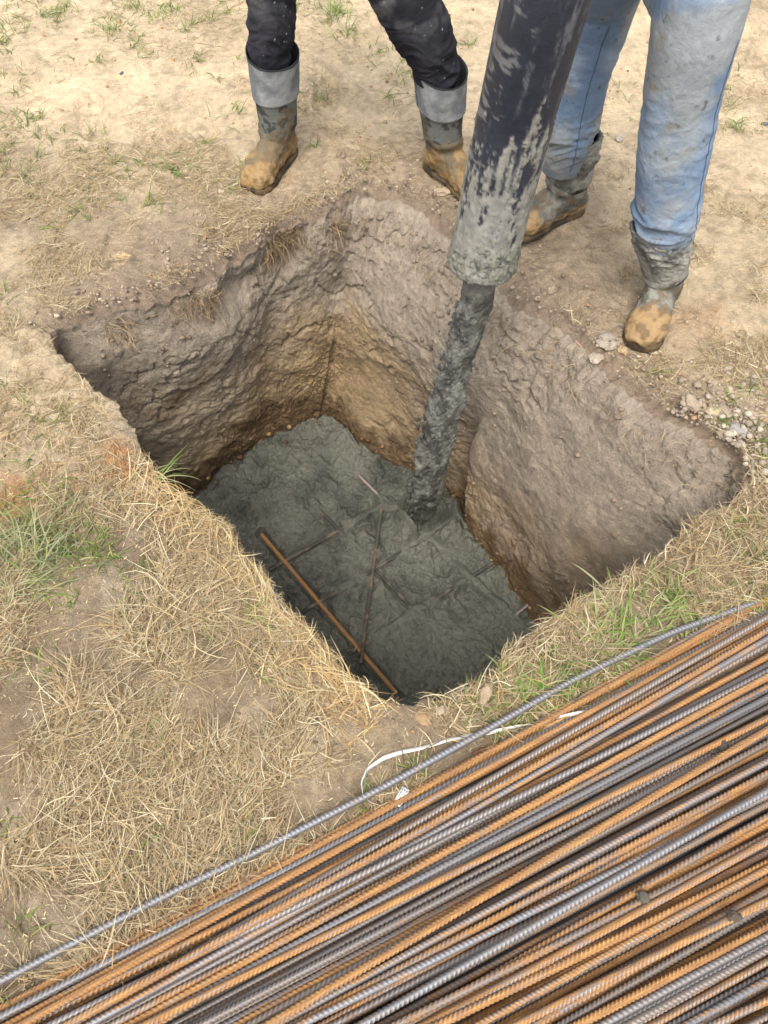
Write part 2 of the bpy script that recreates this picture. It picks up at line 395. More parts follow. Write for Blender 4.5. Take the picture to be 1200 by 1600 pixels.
# horizontal progress for the four sides
b_near = Q_**1.0
b_fr = .42*(1-np.exp(-Q_/.13))+.58*Q_
b_fl = Q_
wn_, wf, wl_ = (wt[0]+wt[1])[None], wt[2][None], wt[3][None]
hb = (b_near*wn_+b_fr*wf+b_fl*wl_)[..., None]
_k = np.exp(-Q_/.07)[..., None]; rr = rr*_k+(rimS[None]+.012*dirv[None]*(side == 0)[None, :, None])*(1-_k)
XY = rr*(1-hb)+bb*hb
if True:  # undercut below the turf on the far left side, spade steps on the far right side
    XY = XY+dirv[None]*((.035*np.exp(-((Q_-.09)/.05)**2)*np.clip(.5+1.5*fbm(np.c_[rimS, np.zeros(NT)], 5, 2, 24), 0, 1.3)[None]-.05*(1-np.exp(-Q_/.12))*np.exp(-Q_*2))*wl_)[..., None]
    ltf = lt[None]
    step = sst(.50, .515, ltf+.02*np.sin(Q_*9))*sst(.35, .6, Q_)*wf
    XY = XY+dirv[None]*(.05*step)[..., None]
    ov = .05*sst(.28, .40, ltf)*sst(.75, .45, ltf)*0
ZZ = zrim[None]+(dep-zrim[None])*Q_
wx, wy, wz = XY[..., 0].ravel(), XY[..., 1].ravel(), np.broadcast_to(ZZ, XY.shape[:2]).ravel()
wp = np.stack([wx, wy, wz], 1); wq = np.broadcast_to(Q_, XY.shape[:2]).ravel(); wti = np.tile(lt, NW-1)
W2, W3 = np.tile(wt[2], NW-1), np.tile(wt[3], NW-1); W01 = 1-W2-W3
wd = np.tile(np.c_[dirv, dirv[:, 0]*0], (NW-1, 1)); nrm = -wd
big = fbm(wp, 3.2, 3, 61); med = fbm(wp, 11, 4, 62)
aw = wp+.03*np.stack([fbm(wp, 9, 2, 63), fbm(wp, 9, 2, 64), fbm(wp, 9, 2, 65)], 1)
f1, f2, cid = cells(aw, 20, 66)
g1_, g2_, gid = cells(aw*np.array([1, 1, 2.4]), 26, 67)
smear = sst(.0, .35, fbm(wp, 2.6, 2, 68)+.35*np.exp(-((wti-.72)/.2)**2)*W3-.1)*W3*sst(.75, .5, wq)     # smooth spade-polished areas
ter = fbm(aw*np.array([1, 1, 3.2]), 9, 3, 69)*4; terr = np.floor(ter)+sst(.75, .98, ter-np.floor(ter))
cd = np.tile(np.minimum(np.abs(np.arange(NT)-(NT-NS['fl'])), 400)/400., NW-1)
layers = sst(.52, .75, wq)*W3+.35*sst(.4, .7, wq)*W2*np.exp(-(cd/.35)**2)+.5*np.exp(-(cd/.1)**2)
lump = (.55-f1); flake = (gid-.5)*sst(.0, .10, g2_-g1_)
cwall = fbm(wp, 5, 3, 70)
smear = np.clip(smear+.8*sst(.05, .5, fbm(wp, 3, 3, 79)+.05)*W2, 0, 1)
disp = .032*big+.010*med*(1-.5*smear)+(.005*lump*sst(-.2, .5, cwall)+.007*flake*sst(.0, .5, -cwall+.1)+.0045*fbm(wp, 45, 4, 71))*(1-.85*smear)
disp += layers*.010*(terr-ter)*1.6*sst(-.3, .4, fbm(wp, 5, 2, 80))
h1, h2, hid = cells(aw, 11, 76); k1, k2, kid = cells(wp, 62, 77)
disp += .006*(.55-h1)*(1-smear)*W2+.004*(.5-k1)*sst(.1, .5, fbm(wp, 6, 2, 78)+.15)*(1-smear)
disp += W2*.004*(sst(.6, 0, wq)*fbm(wp, 22, 4, 72, ridge=True))+.030*W3*sst(.35, .0, wq)*fbm(wp, 6, 4, 75)
crack = fbm(wp, 7, 4, 73, ridge=True); disp -= .012*sst(1.0, 1.2, crack)*(1-smear)
env = sst(0, .02, wq)
WP = wp+nrm*(disp*env)[:, None]; WP[:, 2] += (.006*fbm(wp, 30, 2, 74)*env)
# colours --------------------------------------------------------------
cs_pale, cs_grey, cs_brown, cs_or = lin(222,200,165), lin(152,135,116), lin(140,116,92), lin(186,134,88)
gc = mix(cs_grey, cs_pale, sand)
t = fbm(p3, 3.5, 4, 81); gc = mix(gc, cs_brown, sst(.1, .8, t)*.45*(1-.6*sand))
t = fbm(p3, 9, 4, 82); gc = gc*(1+.16*t)[:, None]
for (px, py, r, s_) in ((165,735,.07,.95),(30,780,.10,.8),(115,760,.06,.6),(420,540//2,.07,.25),(1080,500,.10,.35),(300,765//1,.05,.3)):
    c = at(px, py)[:2]; d = np.hypot(x-c[0], y-c[1]); gc = mix(gc, cs_or*1.02, s_*sst(r*1.3, r*.3, d+.05*fbm(p3, 16, 4, 83)))
gc = mix(gc, lin(126,106,80), .75*samp(DRY, x, y)*sst(-.5, .3, fbm(p3, 11, 3, 84)+.2)*(1-.5*sand)); gc = gc*(1-.22*sst(.0, .7, fbm(p3, 30, 4, 85)))[:, None]
rimtone = np.tile(.75*wt[3]+.7*wt[2], NO)*np.exp(-dist/.16); gc = mix(gc, lin(140,122,106), np.clip(rimtone*1.1, 0, 1))
c_top3, c_tl, c_och, c_dark, c_lil = lin(172,158,140), lin(182,166,143), lin(184,162,128), lin(104,84,62), lin(172,158,140)
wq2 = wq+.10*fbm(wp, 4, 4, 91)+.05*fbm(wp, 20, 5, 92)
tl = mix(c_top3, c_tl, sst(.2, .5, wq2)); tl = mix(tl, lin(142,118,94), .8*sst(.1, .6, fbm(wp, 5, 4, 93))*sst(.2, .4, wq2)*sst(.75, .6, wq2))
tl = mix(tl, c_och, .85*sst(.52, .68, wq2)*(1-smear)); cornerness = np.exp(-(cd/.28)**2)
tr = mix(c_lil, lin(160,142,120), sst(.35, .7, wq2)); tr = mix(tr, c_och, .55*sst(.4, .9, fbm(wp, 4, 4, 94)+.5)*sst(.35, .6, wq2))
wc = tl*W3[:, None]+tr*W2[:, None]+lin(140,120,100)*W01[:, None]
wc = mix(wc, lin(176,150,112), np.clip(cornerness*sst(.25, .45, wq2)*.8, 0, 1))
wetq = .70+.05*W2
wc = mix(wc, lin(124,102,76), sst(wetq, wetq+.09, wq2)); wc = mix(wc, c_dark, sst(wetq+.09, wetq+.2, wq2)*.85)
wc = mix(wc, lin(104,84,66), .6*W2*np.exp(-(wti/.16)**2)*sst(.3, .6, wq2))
wc = wc*(1+.13*fbm(wp, 14, 4, 95))[:, None]
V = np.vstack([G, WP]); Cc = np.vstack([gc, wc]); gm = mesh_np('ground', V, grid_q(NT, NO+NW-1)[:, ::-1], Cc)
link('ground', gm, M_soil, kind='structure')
GT = BVHTree.FromPolygons([tuple(v) for v in V[::1][:0]], []) if False else None
rimpoly = rimJ
def inside(px_, py_, poly=rimpoly[::6]):
    r = np.zeros(len(px_), bool); a = poly; b = np.roll(poly, -1, 0)
    for (x0, y0), (x1, y1) in zip(a, b):
        c = ((y0 > py_) != (y1 > py_)) & (px_ < (x1-x0)*(py_-y0)/(y1-y0+1e-12)+x0); r ^= c
    return r
def rimdist(px_, py_):
    d = np.full(len(px_), 9.)
    for a in rimpoly[::8]: d = np.minimum(d, np.hypot(px_-a[0], py_-a[1]))
    return d

# ------------------------------------------------------------------ concrete in the pit
land = at(655, 812, ZC)[:2]
cc = bas.mean(0)
nr_ = 300
rad = np.linspace(0, 1.08, nr_)
NTc = NT; bo = bas
CX = cc[0]+(bo[None, :, 0]-cc[0])*rad[:, None]; CY = cc[1]+(bo[None, :, 1]-cc[1])*rad[:, None]
x, y = CX.ravel(), CY.ravel(); p = np.stack([x, y, x*0], 1)
wp_ = p+.035*np.stack([fbm(p, 7, 3, 101), fbm(p, 7, 3, 102), x*0], 1)
dl = np.hypot(x-land[0], y-land[1])
zc = .022*fbm(p, 3, 3, 103)+.012*fbm(wp_, 8, 4, 104, ridge=True)+.015*fbm(wp_, 22, 5, 105)+.010*np.abs(fbm(wp_, 13, 3, 119))+.005*fbm(p, 70, 3, 112)
f1, f2, cid = cells(wp_, 42, 106); zc += .010*(.5-f1)*sst(-.2, .5, fbm(p, 5, 2, 107)+.1)
m2 = at(660, 822, ZC)[:2]; d2 = np.hypot(x-m2[0]-.03, y-m2[1]+.02); zc += .065*sst(.21, .07, d2+.04*fbm(p, 11, 3, 108))+.13*np.exp(-(dl/.085)**1.6)*(1+.3*fbm(p, 20, 3, 114))+.02*np.cos(dl*75)*np.exp(-(dl/.13)**2)     # mound under the stream
zc -= .014*np.exp(-((dl-.20-.03*fbm(p, 6, 2, 109))/.012)**2)
zc += .05*sst(-.1, .25, (y-Tb[1])+.35)*sst(.6, 0., np.hypot(x-Tb[0], y-Tb[1]))
zc += .03*np.repeat(sst(.86, 1.0, rad), NTc)*(fbm(p, 9, 3, 113)+.25)
z = ZC+zc
REB = []   # bars lying in the concrete: ridge of paste along them
def pb(a, b): return at(*a, ZC+.015), at(*b, ZC+.015)
BARS = [((409,836),(620,1085),((0,1),)), ((421,891),(596,790),((0,.60),)), ((472,957),(708,815),((0,.20),(.42,.60))), ((545,1022),(770,880),((0,.12),(.62,.70),(.86,1))),
        ((486,782),(656,964),((.10,.28),(.62,.92))), ((560,746),(812,972),((0,.13),)), ((798,967),(840,935),((.3,1),))]
ZB = ZC+.014
for a, b, vis in BARS:
    A, B = at(*a, ZB), at(*b, ZB); dd = (B-A)[:2]; Lh = np.linalg.norm(dd); tt = np.clip(((x-A[0])*dd[0]+(y-A[1])*dd[1])/Lh**2, 0, 1)
    d = np.hypot(x-A[0]-tt*dd[0], y-A[1]-tt*dd[1])+.006*fbm(p, 22, 3, 115); v = np.zeros(len(x))
    for v0, v1 in vis: v = np.maximum(v, sst(v0-.05, v0+.02, tt+.04*fbm(p, 18, 2, 116))*sst(v1+.05, v1-.02, tt+.04*fbm(p, 18, 2, 117)) if v0 > 0 else sst(v1+.05, v1-.02, tt+.04*fbm(p, 18, 2, 117)))
    if vis == ((0, 1),): v = v*0+1
    tgt = ZB-.010*v+(1-v)*.012+.004*fbm(p, 40, 3, 118)-.018*sst(.6, 1, v)*(a == (409, 836))
    k = np.exp(-(d/.020)**4); z = z*(1-k)+tgt*k
col = mix(lin(106,108,96), lin(76,78,69), sst(-.4, .5, fbm(p, 6, 4, 110)))
col = mix(col, lin(116,114,103), .5*sst(.1, .6, zc*20))
cm = mesh_np('wet_concrete', np.stack([x, y, z], 1), grid_q(NTc, nr_), col)
link('wet_concrete', cm, M_conc, label='wet dark grey concrete spread lumpy across the bottom of the pit', cat='concrete')
def cz(px_, py_):
    pp = at(px_, py_, ZC)[:2]; i = np.argmin((x-pp[0])**2+(y-pp[1])**2); return z[i]

# ------------------------------------------------------------------ rebar
RD = .0068
def rebar_mesh(path, R=RD, rust=.5, brown=.5, roll=0., seg=14, per=5, pitch=.0105, idn=0, rib=1.0):
    P = np.asarray(path, float); d = np.r_[0, np.cumsum(np.linalg.norm(np.diff(P, axis=0), axis=1))]
    n = max(int(d[-1]/pitch*per), 4); s = np.linspace(0, d[-1], n); C = np.stack([np.interp(s, d, P[:, k]) for k in range(3)], 1)
    if n > 60:
        k = 31; ker = np.ones(k)/k
        C2 = np.stack([np.convolve(np.pad(C[:, j], k//2, mode='reflect', reflect_type='odd'), ker, 'valid') for j in range(3)], 1); C = C2
    T = np.gradient(C, axis=0); T /= np.linalg.norm(T, axis=1)[:, None]
    up = np.array([0, 0, 1.]); Bv = np.cross(T, up); Bv /= np.linalg.norm(Bv, axis=1)[:, None]; Nv = np.cross(Bv, T)
    a = np.linspace(0, 2*np.pi, seg, endpoint=False)+.0001
    S_, A_ = np.meshgrid(s, a, indexing='ij'); An = (A_+roll) % (2*np.pi)
    loc = np.where(An < np.pi, An, An-np.pi); sgn = np.where(An < np.pi, 1., -1.)
    ph = (S_+sgn*.0042*(loc-np.pi/2))/pitch+np.where(sgn > 0, 0, .5); fr = ph-np.floor(ph)
    cres = np.clip(np.sin(loc)*1.15-.12, 0, 1)**.8
    ribv = sst(.32, .14, np.abs(fr-.5))*cres
    lon = sst(.30, .12, np.minimum(loc, np.pi-loc))
    r = R*.86+(.0021*ribv+.0013*lon)*rib*R/.0085
    V = C[:, None]+r[..., None]*(np.cos(A_)[..., None]*Nv[:, None]+np.sin(A_)[..., None]*Bv[:, None])
    V = V.reshape(-1, 3); Q = grid_q(seg, n)[:, ::-1]
    ext = np.stack([S_.ravel()*1.0+idn*7.3, np.cos(A_).ravel()*.09+idn*3.1, np.sin(A_).ravel()*.09+idn*1.7], 1)
    colr = np.zeros((len(V), 3)); colr[:, 0] = rust; colr[:, 1] = brown; colr[:, 2] = np.clip(ribv.ravel(), 0, 1)
    # end caps: close the ring onto its centre
    V = np.vstack([V, C[0], C[-1]]); ext = np.vstack([ext, ext[:1], ext[-1:]]); colr = np.vstack([colr, colr[:1], colr[-1:]])
    k = np.arange(0, seg, 2); c0 = len(V)-2
    e0 = np.stack([(k+2) % seg, (k+1) % seg, k, np.full(len(k), c0)], 1)[:, ::-1]; e1 = np.stack([(n-1)*seg+k, (n-1)*seg+(k+1) % seg, (n-1)*seg+(k+2) % seg, np.full(len(k), c0+1)], 1)[:, ::-1]
    Q = np.vstack([Q, e0, e1])
    return mesh_np('rebar', V, Q, colr, extra=ext)

# mat of bars in the pit
def barpts(a, b, ha, hb, bend=0, k=24):
    A = at(a[0], a[1], ZC); B = at(b[0], b[1], ZC); t = np.linspace(0, 1, k)[:, None]
    P = A*(1-t)+B*t; za = cz(*a)+ha; zb = cz(*b)+hb; P[:, 2] = za*(1-t[:, 0])+zb*t[:, 0]+bend*np.sin(np.pi*t[:, 0]); return P
mat_root = bpy.data.objects.new('rebar_mat', None); COL.objects.link(mat_root)
mo = at(600, 930, ZC); mat_root.location = mo
tag(mat_root, 'grid of rebar half sunk in the wet concrete at the bottom of the pit', 'rebar mat')
for i, (a, b, vis) in enumerate(BARS):
    A, B = at(*a, ZB), at(*b, ZB); t = np.linspace(0, 1, 60)[:, None]; pth = A*(1-t)+B*t-mo; pth[:, 2] += .0015*np.sin(t[:, 0]*7+i)+(.004 if i == 0 else 0)
    if i == 5: pth[:, 2] += .022*(1-t[:, 0]*6).clip(0, 1)
    if i == 6: pth[:, 2] += .03*t[:, 0]**2
    ru, br, lab = ((.58, .9, 'rusty orange bar along the near side'), (.10, .3, None), (.12, .3, None), (.15, .4, None), (.10, .3, None), (.40, .6, 'bar with a short rusty end poking up'), (.3, .6, None))[i]
    bm_ = rebar_mesh(pth, R=.0088 if i else .0082, rust=ru, brown=br, roll=i*1.3, idn=200+i)
    if 0 < i < 5: bm_.color_attributes.remove(bm_.color_attributes['Col']); setcol(bm_, mix(lin(74,72,66), lin(112,104,92), sst(-.3, .4, fbm(getco(bm_), 30, 3, 7))))
    link('bar', bm_, M_crust if 0 < i < 5 else M_rebar, mat_root, label=lab)
me = rebar_mesh(barpts((564,1042),(596,800),.026,.006, .006), R=.0074, rust=.2, brown=.5, roll=1, idn=230)
me.color_attributes.remove(me.color_attributes['Col']); setcol(me, mix(lin(84,80,72), lin(120,104,86), sst(-.1, .5, fbm(getco(me), 25, 3, 7))))
link('rebar', me, M_crust, label='thin loose grey rod lying across the rebar grid in the wet concrete', cat='rebar')
# wire ties
for i, (a, h) in enumerate((((503,940), .03), ((563,1018), .03))):
    c = at(*a, ZC)-mo; c[2] = cz(*a)+h-mo[2]-.01
    t = np.linspace(0, 2*np.pi*1.15, 30); pts = np.stack([.014*np.cos(t), .006*np.sin(t*1.3), .022*np.sin(t)-.004], 1)+c; pts[-5:] += np.linspace(0, 1, 5)[:, None]*np.array([.01, -.012, .02])
    link('tie_wire', tube_mesh('tie', pts, .0012, seg=6), soilmat('tie_wire', rough=.6, attr=False, col=(.12, .09, .07), bump=()), mat_root)

# the pile
dirA = math.atan2(*((at(1200, 935, .03)-at(0, 1572, .03))[[1, 0]]))
placed = []      # (origin xy array, z array) sampled
def bar_line(c, ang, bow=0., s0=-1.45, s1=1.75, k=90):
    s = np.linspace(s0, s1, k); d = np.array([math.cos(ang), math.sin(ang)]); nn = np.array([-d[1], d[0]])
    return np.array(c)[None]+s[:, None]*d+(bow*(s/1.5)**2)[:, None]*nn
def settle(xy, R=RD, zmin=.006):
    D = 2*R*.99; xy = np.asarray(xy); zb = gz(xy[:, 0], xy[:, 1])*0+zmin+R
    for oxy, oz in placed:
        # distance of each sample to the other polyline (nearly parallel bars)
        dd = xy[:, None]-oxy[None]; d = np.sqrt((dd**2).sum(2)); j = d.argmin(1)
        tdir = oxy[np.minimum(j+1, len(oxy)-1)]-oxy[np.maximum(j-1, 0)]; tdir /= np.linalg.norm(tdir, axis=1)[:, None]
        v = xy-oxy[j]; perp = np.abs(v[:, 0]*tdir[:, 1]-v[:, 1]*tdir[:, 0]); along = np.abs((v*tdir).sum(1))
        ok = (perp < D) & (along < .03)
        zb = np.where(ok, np.maximum(zb, oz[j]+np.sqrt(np.maximum(D*D-perp**2, 0))), zb)
    zz = zb.copy()
    for it in range(60):
        zs = np.convolve(np.pad(zz, 3, mode='edge'), np.ones(7)/7, 'valid'); zz = np.maximum(zb, zs)
    return zz
upper0 = at(0, 1572, .03)[:2]
nrmU = np.array([-math.sin(dirA), math.cos(dirA)])
off0 = float(upper0.dot(nrmU))
bars = []
def pile_bar(off, dang, bow, kind, R=RD, s0=-1.45, s1=1.75, hi=True, layer=0):
    fr = (off0-off)/.60; ang = dirA-math.radians(4.6)*np.clip(fr, -.2, 1.3)+dang
    c = nrmU*off+np.array([math.cos(dirA), math.sin(dirA)])*.35
    xy = bar_line(c, ang, bow, s0, s1); zz = settle(xy, R); placed.append((xy, zz))
    bars.append(dict(P=np.c_[xy, zz], off=off, kind=kind, R=R, hi=hi, layer=layer, z=zz.mean()))
r_ = random.Random(11)
W_ = .74
n0 = int(W_/.0152)
for i in range(n0): pile_bar(off0-.006-i*.0152+r_.uniform(-.002, .002), math.radians(r_.gauss(0, .12)), r_.gauss(0, .002), r_.random(), hi=i < 8, layer=0)
for i in range(n0-3):
    if r_.random() < .10: continue
    pile_bar(off0-.014-i*.0155+r_.uniform(-.004, .004), math.radians(r_.gauss(0, .45)), r_.gauss(0, .012), r_.random(), layer=1)
for i in range(41):
    if r_.random() < .30: continue
    pile_bar(off0-.026-i*.0176+r_.uniform(-.006, .006), math.radians(r_.gauss(0, 1.1)), r_.gauss(0, .02), r_.random(), layer=2)
for off, da in ((-.085, 1.6), (-.19, -1.6), (-.245, 2.2), (-.33, 1.5), (-.46, -1.6)):
    pile_bar(off0+off, math.radians(da), r_.gauss(0, .01), r_.random(), layer=3)
# two loose bars above the pile's edge
lone = [at(*q, .024) for q in ((-330,1700),(-120,1593),(0,1534),(130,1466),(250,1404),(420,1322),(600,1230),(750,1147),(900,1060),(1050,988),(1183,941))]
bars.append(dict(P=crv(lone, 80), off=9, kind=.20, R=.0078, hi=True, layer=9, z=.02))
sec = [at(*q, .014) for q in ((700,1215),(870,1113),(960,1062),(1040,1018),(1120,972),(1200,934),(1290,888),(1500,790))]
bars.append(dict(P=crv(sec, 60), off=8, kind=.62, R=.0072, hi=True, layer=8, z=.02))
# labels: order from the pit side among the uppermost bars
tops = sorted([b for b in bars if b['layer'] in (2, 3)], key=lambda b: -b['off']); 
ordn = lambda n: str(n)+('th' if 10 <= n % 100 <= 20 else {1: 'st', 2: 'nd', 3: 'rd'}.get(n % 10, 'th'))
for k, b in enumerate(tops): b['ord'] = k+1
mid = sorted([b for b in bars if b['layer'] == 1], key=lambda b: -b['off'])
for k, b in enumerate(mid): b['ord'] = k+1
for k, v in ((0, .92), (2, .85), (5, .9)): tops[k]['kind'] = v
for k, v in ((0, .95), (1, .2), (2, .9), (4, .8)): mid[k]['kind'] = v
bars[0]['kind'] = bars[1]['kind'] = .93
for i, b in enumerate(bars):
    kd = b['kind']; br = .15+.8*((i*37) % 100)/100
    if kd < .28: ru = .28+.35*kd; tone = 'grey steel'
    elif kd < .62: ru = .39+(kd-.28)*.25; tone = 'grey and rust mottled'
    else: ru = .475+(kd-.62)*.3; tone = 'orange rusted'
    if b['layer'] == 9: lab = 'single dark grey ribbed rebar lying apart on the straw between the pit and the pile'; g = None; ru = .30; br = .2
    elif b['layer'] == 8: lab = 'rusty rebar leaving the top edge of the pile beside the green grass'; g = None
    elif b['layer'] in (2, 3): lab = '%s rebar, %s top bar of the pile counted from the pit' % (tone, ordn(b['ord'])); g = 'rebars in the top layer of the pile'
    elif b['layer'] == 1: lab = '%s rebar, %s bar of the second layer counted from the pit' % (tone, ordn(b['ord'])); g = 'rebars in the second layer of the pile'
    else: lab = 'ribbed rebar in the bottom layer of the pile, mostly covered by others'; g = 'rebars in the bottom layer of the pile'
    me = rebar_mesh(b['P'], R=b['R'], rust=ru, brown=br, roll=r_.uniform(0, 6.28), seg=14 if b['hi'] else 10, per=5 if b['hi'] else 4, pitch=r_.choice((.0086, .0094, .0102)), idn=i, rib=r_.uniform(.85, 1.15))
    link('rebar', me, M_rebar, label=lab, cat='rebar', group=g)

# ------------------------------------------------------------------ hose and stream
hp = [atD(752, 415, 1.975), atD(778, 300, 1.82), atD(806, 180, 1.665), atD(852, 0, 1.43)]
d = hp[3]-hp[2]; hp += [hp[3]+d*1.2+np.array([.02, .03, 0]), hp[3]+d*2.6+np.array([.10, .16, 0]), hp[3]+d*4.2+np.array([.30, .5, -.05])]
hc = crv(hp, 420); HR = .083
seg = 128; n = len(hc)
prof = np.r_[HR*np.ones(n)]
V, Q, _ = tube(hc, prof, seg=seg, caps=False)
sl_ = np.repeat(np.r_[0, np.cumsum(np.linalg.norm(np.diff(hc, axis=0), axis=1))], seg)
ang = np.tile(np.linspace(0, 2*np.pi, seg, endpoint=False), n)
cp = np.stack([np.cos(ang)*HR, np.sin(ang)*HR, sl_*.22], 1); cp2 = np.stack([np.cos(ang)*HR, np.sin(ang)*HR, sl_*.6], 1)
g = .8*fbm(cp*np.array([1.6, 1.6, 1]), 26, 6, 120, gain=.68); g2 = fbm(cp2, 70, 5, 121, gain=.7)
cover = sst(-.14, .14, g+.45*g2+1.0*(.26-sl_)*2.6)*(.75+.25*sst(-.3, .3, g2))
base_c = mix(lin(44,48,58), lin(112,116,124), sst(.1, .9, fbm(cp*np.array([1.5,1.5,.8]), 34, 6, 122, gain=.65)+.35*g2))
hcol = mix(base_c, lin(146,144,134), cover*.92)
scr = sst(.40, .55, fbm(np.stack([np.cos(ang)*.03, np.sin(ang)*.03, sl_], 1), 60, 3, 123))*sst(0, .3, fbm(cp, 9, 2, 124)); hcol = mix(hcol, lin(165,165,165), scr*.4)
d_ = V-np.repeat(hc, seg, 0); V = V+d_/HR*(.0022*cover*(1+g2)+.0006*fbm(cp2, 60, 3, 126))[:, None]
# inner wall
Vi = np.repeat(hc, seg, 0)+d_*.80; m = 60*seg
Vall = np.vstack([V, Vi[:m]]); lipq = grid_q(seg, 2); lipq = np.where(lipq >= seg, lipq-seg+len(V), lipq)
Qi = grid_q(seg, 60)[:, ::-1]+len(V)
hm = mesh_np('concrete_hose', Vall, np.vstack([Q[:, ::-1], lipq, Qi[:, ::-1]]), np.vstack([hcol, np.tile(lin(50,50,46), (m, 1))]))
hose = link('concrete_hose', hm, M_rubber, label='thick black rubber concrete pump hose hanging over the pit, smeared with grey concrete', cat='hose')
# crust collar at the mouth
ns = 40; cpth = hc[:38]; tt = np.linspace(0, 1, 38)
V, Q, _ = tube(np.vstack([cpth[0]+(cpth[0]-cpth[3])*.6, cpth]), HR*np.r_[.90, 1.0+.045*np.sin(np.pi*np.clip(tt*1.02+.12, 0, 1))**.7*(1-tt**3)-.03*tt**6], seg=160, caps=False)
cen = np.repeat(np.vstack([cpth[0], cpth]), 160, 0); dd = V-cen
V = V+dd/HR*(.004*fbm(V, 60, 3, 130)+.004*fbm(V, 160, 2, 131))[:, None]
sl2 = np.repeat(np.linspace(0, 1, 39), 160); V = V-dd*(.12*sst(.45, .9, sl2+.35*fbm(V, 28, 4, 132)))[:, None]
link('concrete_crust', mesh_np('crust', V, Q[:, ::-1], mix(lin(140,138,122), lin(106,106,96), sst(-.4, .5, fbm(V, 40, 3, 133)))), M_crust, hose)
# stream
top = hc[0]+(hc[3]-hc[0])*2; bot = np.array([land[0]+.01, land[1], ZC-.01])
ks = np.linspace(0, 1, 320); ctrl = [hc[0]+(hc[2]-hc[0])*3, hc[0]+np.array([0, 0, -.10]), atD(718, 560, 2.26), atD(690, 660, 2.50), atD(668, 760, 2.82), bot]
sp = crv(ctrl, 320)
wid = np.interp(ks, [0, .08, .2, .4, .6, .8, .92, .97, 1], [.054, .043, .038, .043, .052, .046, .042, .062, .11])
V, Q, _ = tube(sp, wid, seg=96, caps=False)
cen = np.repeat(sp, 96, 0); dd = V-cen; kk = np.repeat(ks, 96); pv = V*np.array([1, 1, .62])
left = np.clip(-dd[:, 0]/wid.max(), -1, 1)
am = sst(0, .12, kk)
V = V+dd*((.28*fbm(V*np.array([1, 1, .30]), 16, 3, 140)+.20*fbm(V*np.array([1, 1, .25]), 50, 4, 141)+.07*fbm(V, 110, 3, 142))*am)[:, None]+dd*(np.maximum(left, 0)*1.3*sst(.05, .3, kk)*np.sin(kk*np.pi)**.5*np.maximum(-.15, fbm(V*np.array([1, 1, .6]), 20, 4, 143)+.05))[:, None]
scol = mix(lin(128,127,117), lin(86,85,79), sst(-.35, .4, fbm(pv, 40, 4, 144)))
sm = [(V, Q, scol)]
Vs = [V]; Ts = [np.vstack([Q[:, [0, 1, 2]], Q[:, [0, 2, 3]]])]; Cs = [scol]; o = len(V)
rs = random.Random(5)
for i in range(620):
    k = rs.random()**.9; j = int(k*318); sidev = rs.gauss(-.55, .75)
    rr = wid[j]*(.8+abs(rs.gauss(0, .28))); a = rs.uniform(0, 6.28)
    off = np.array([-abs(math.cos(a))*rr if rs.random() < .75 else abs(math.cos(a))*rr*.85, math.sin(a)*rr*.6, 0])
    vb, fb = ico(1, i, .3); sz = rs.choice((.003, .004, .005, .007, .009))
    vb = vb*sz*np.array([.8, .8, 2.2+2*rs.random()])+sp[j]+off*(.4 if k < .1 else (1+.5*rs.random()**2))
    Vs.append(vb); Ts.append(fb+o); o += len(vb); Cs.append(np.tile(lin(108,107,98)*rs.uniform(.7, 1.2), (len(vb), 1)))
link('concrete_stream', mesh_np('stream', np.vstack(Vs), np.vstack(Ts)[:, ::-1] if False else np.vstack(Ts), np.vstack(Cs)), M_conc, label='stream of wet grey concrete pouring from the black hose into the pit', cat='concrete stream')
# fresh heap and swirl where it lands
def blob(c, r, seed, sq): 
    v, f = ico(5, seed, .22, 1.4, sq); v = v*r+c; return v, f

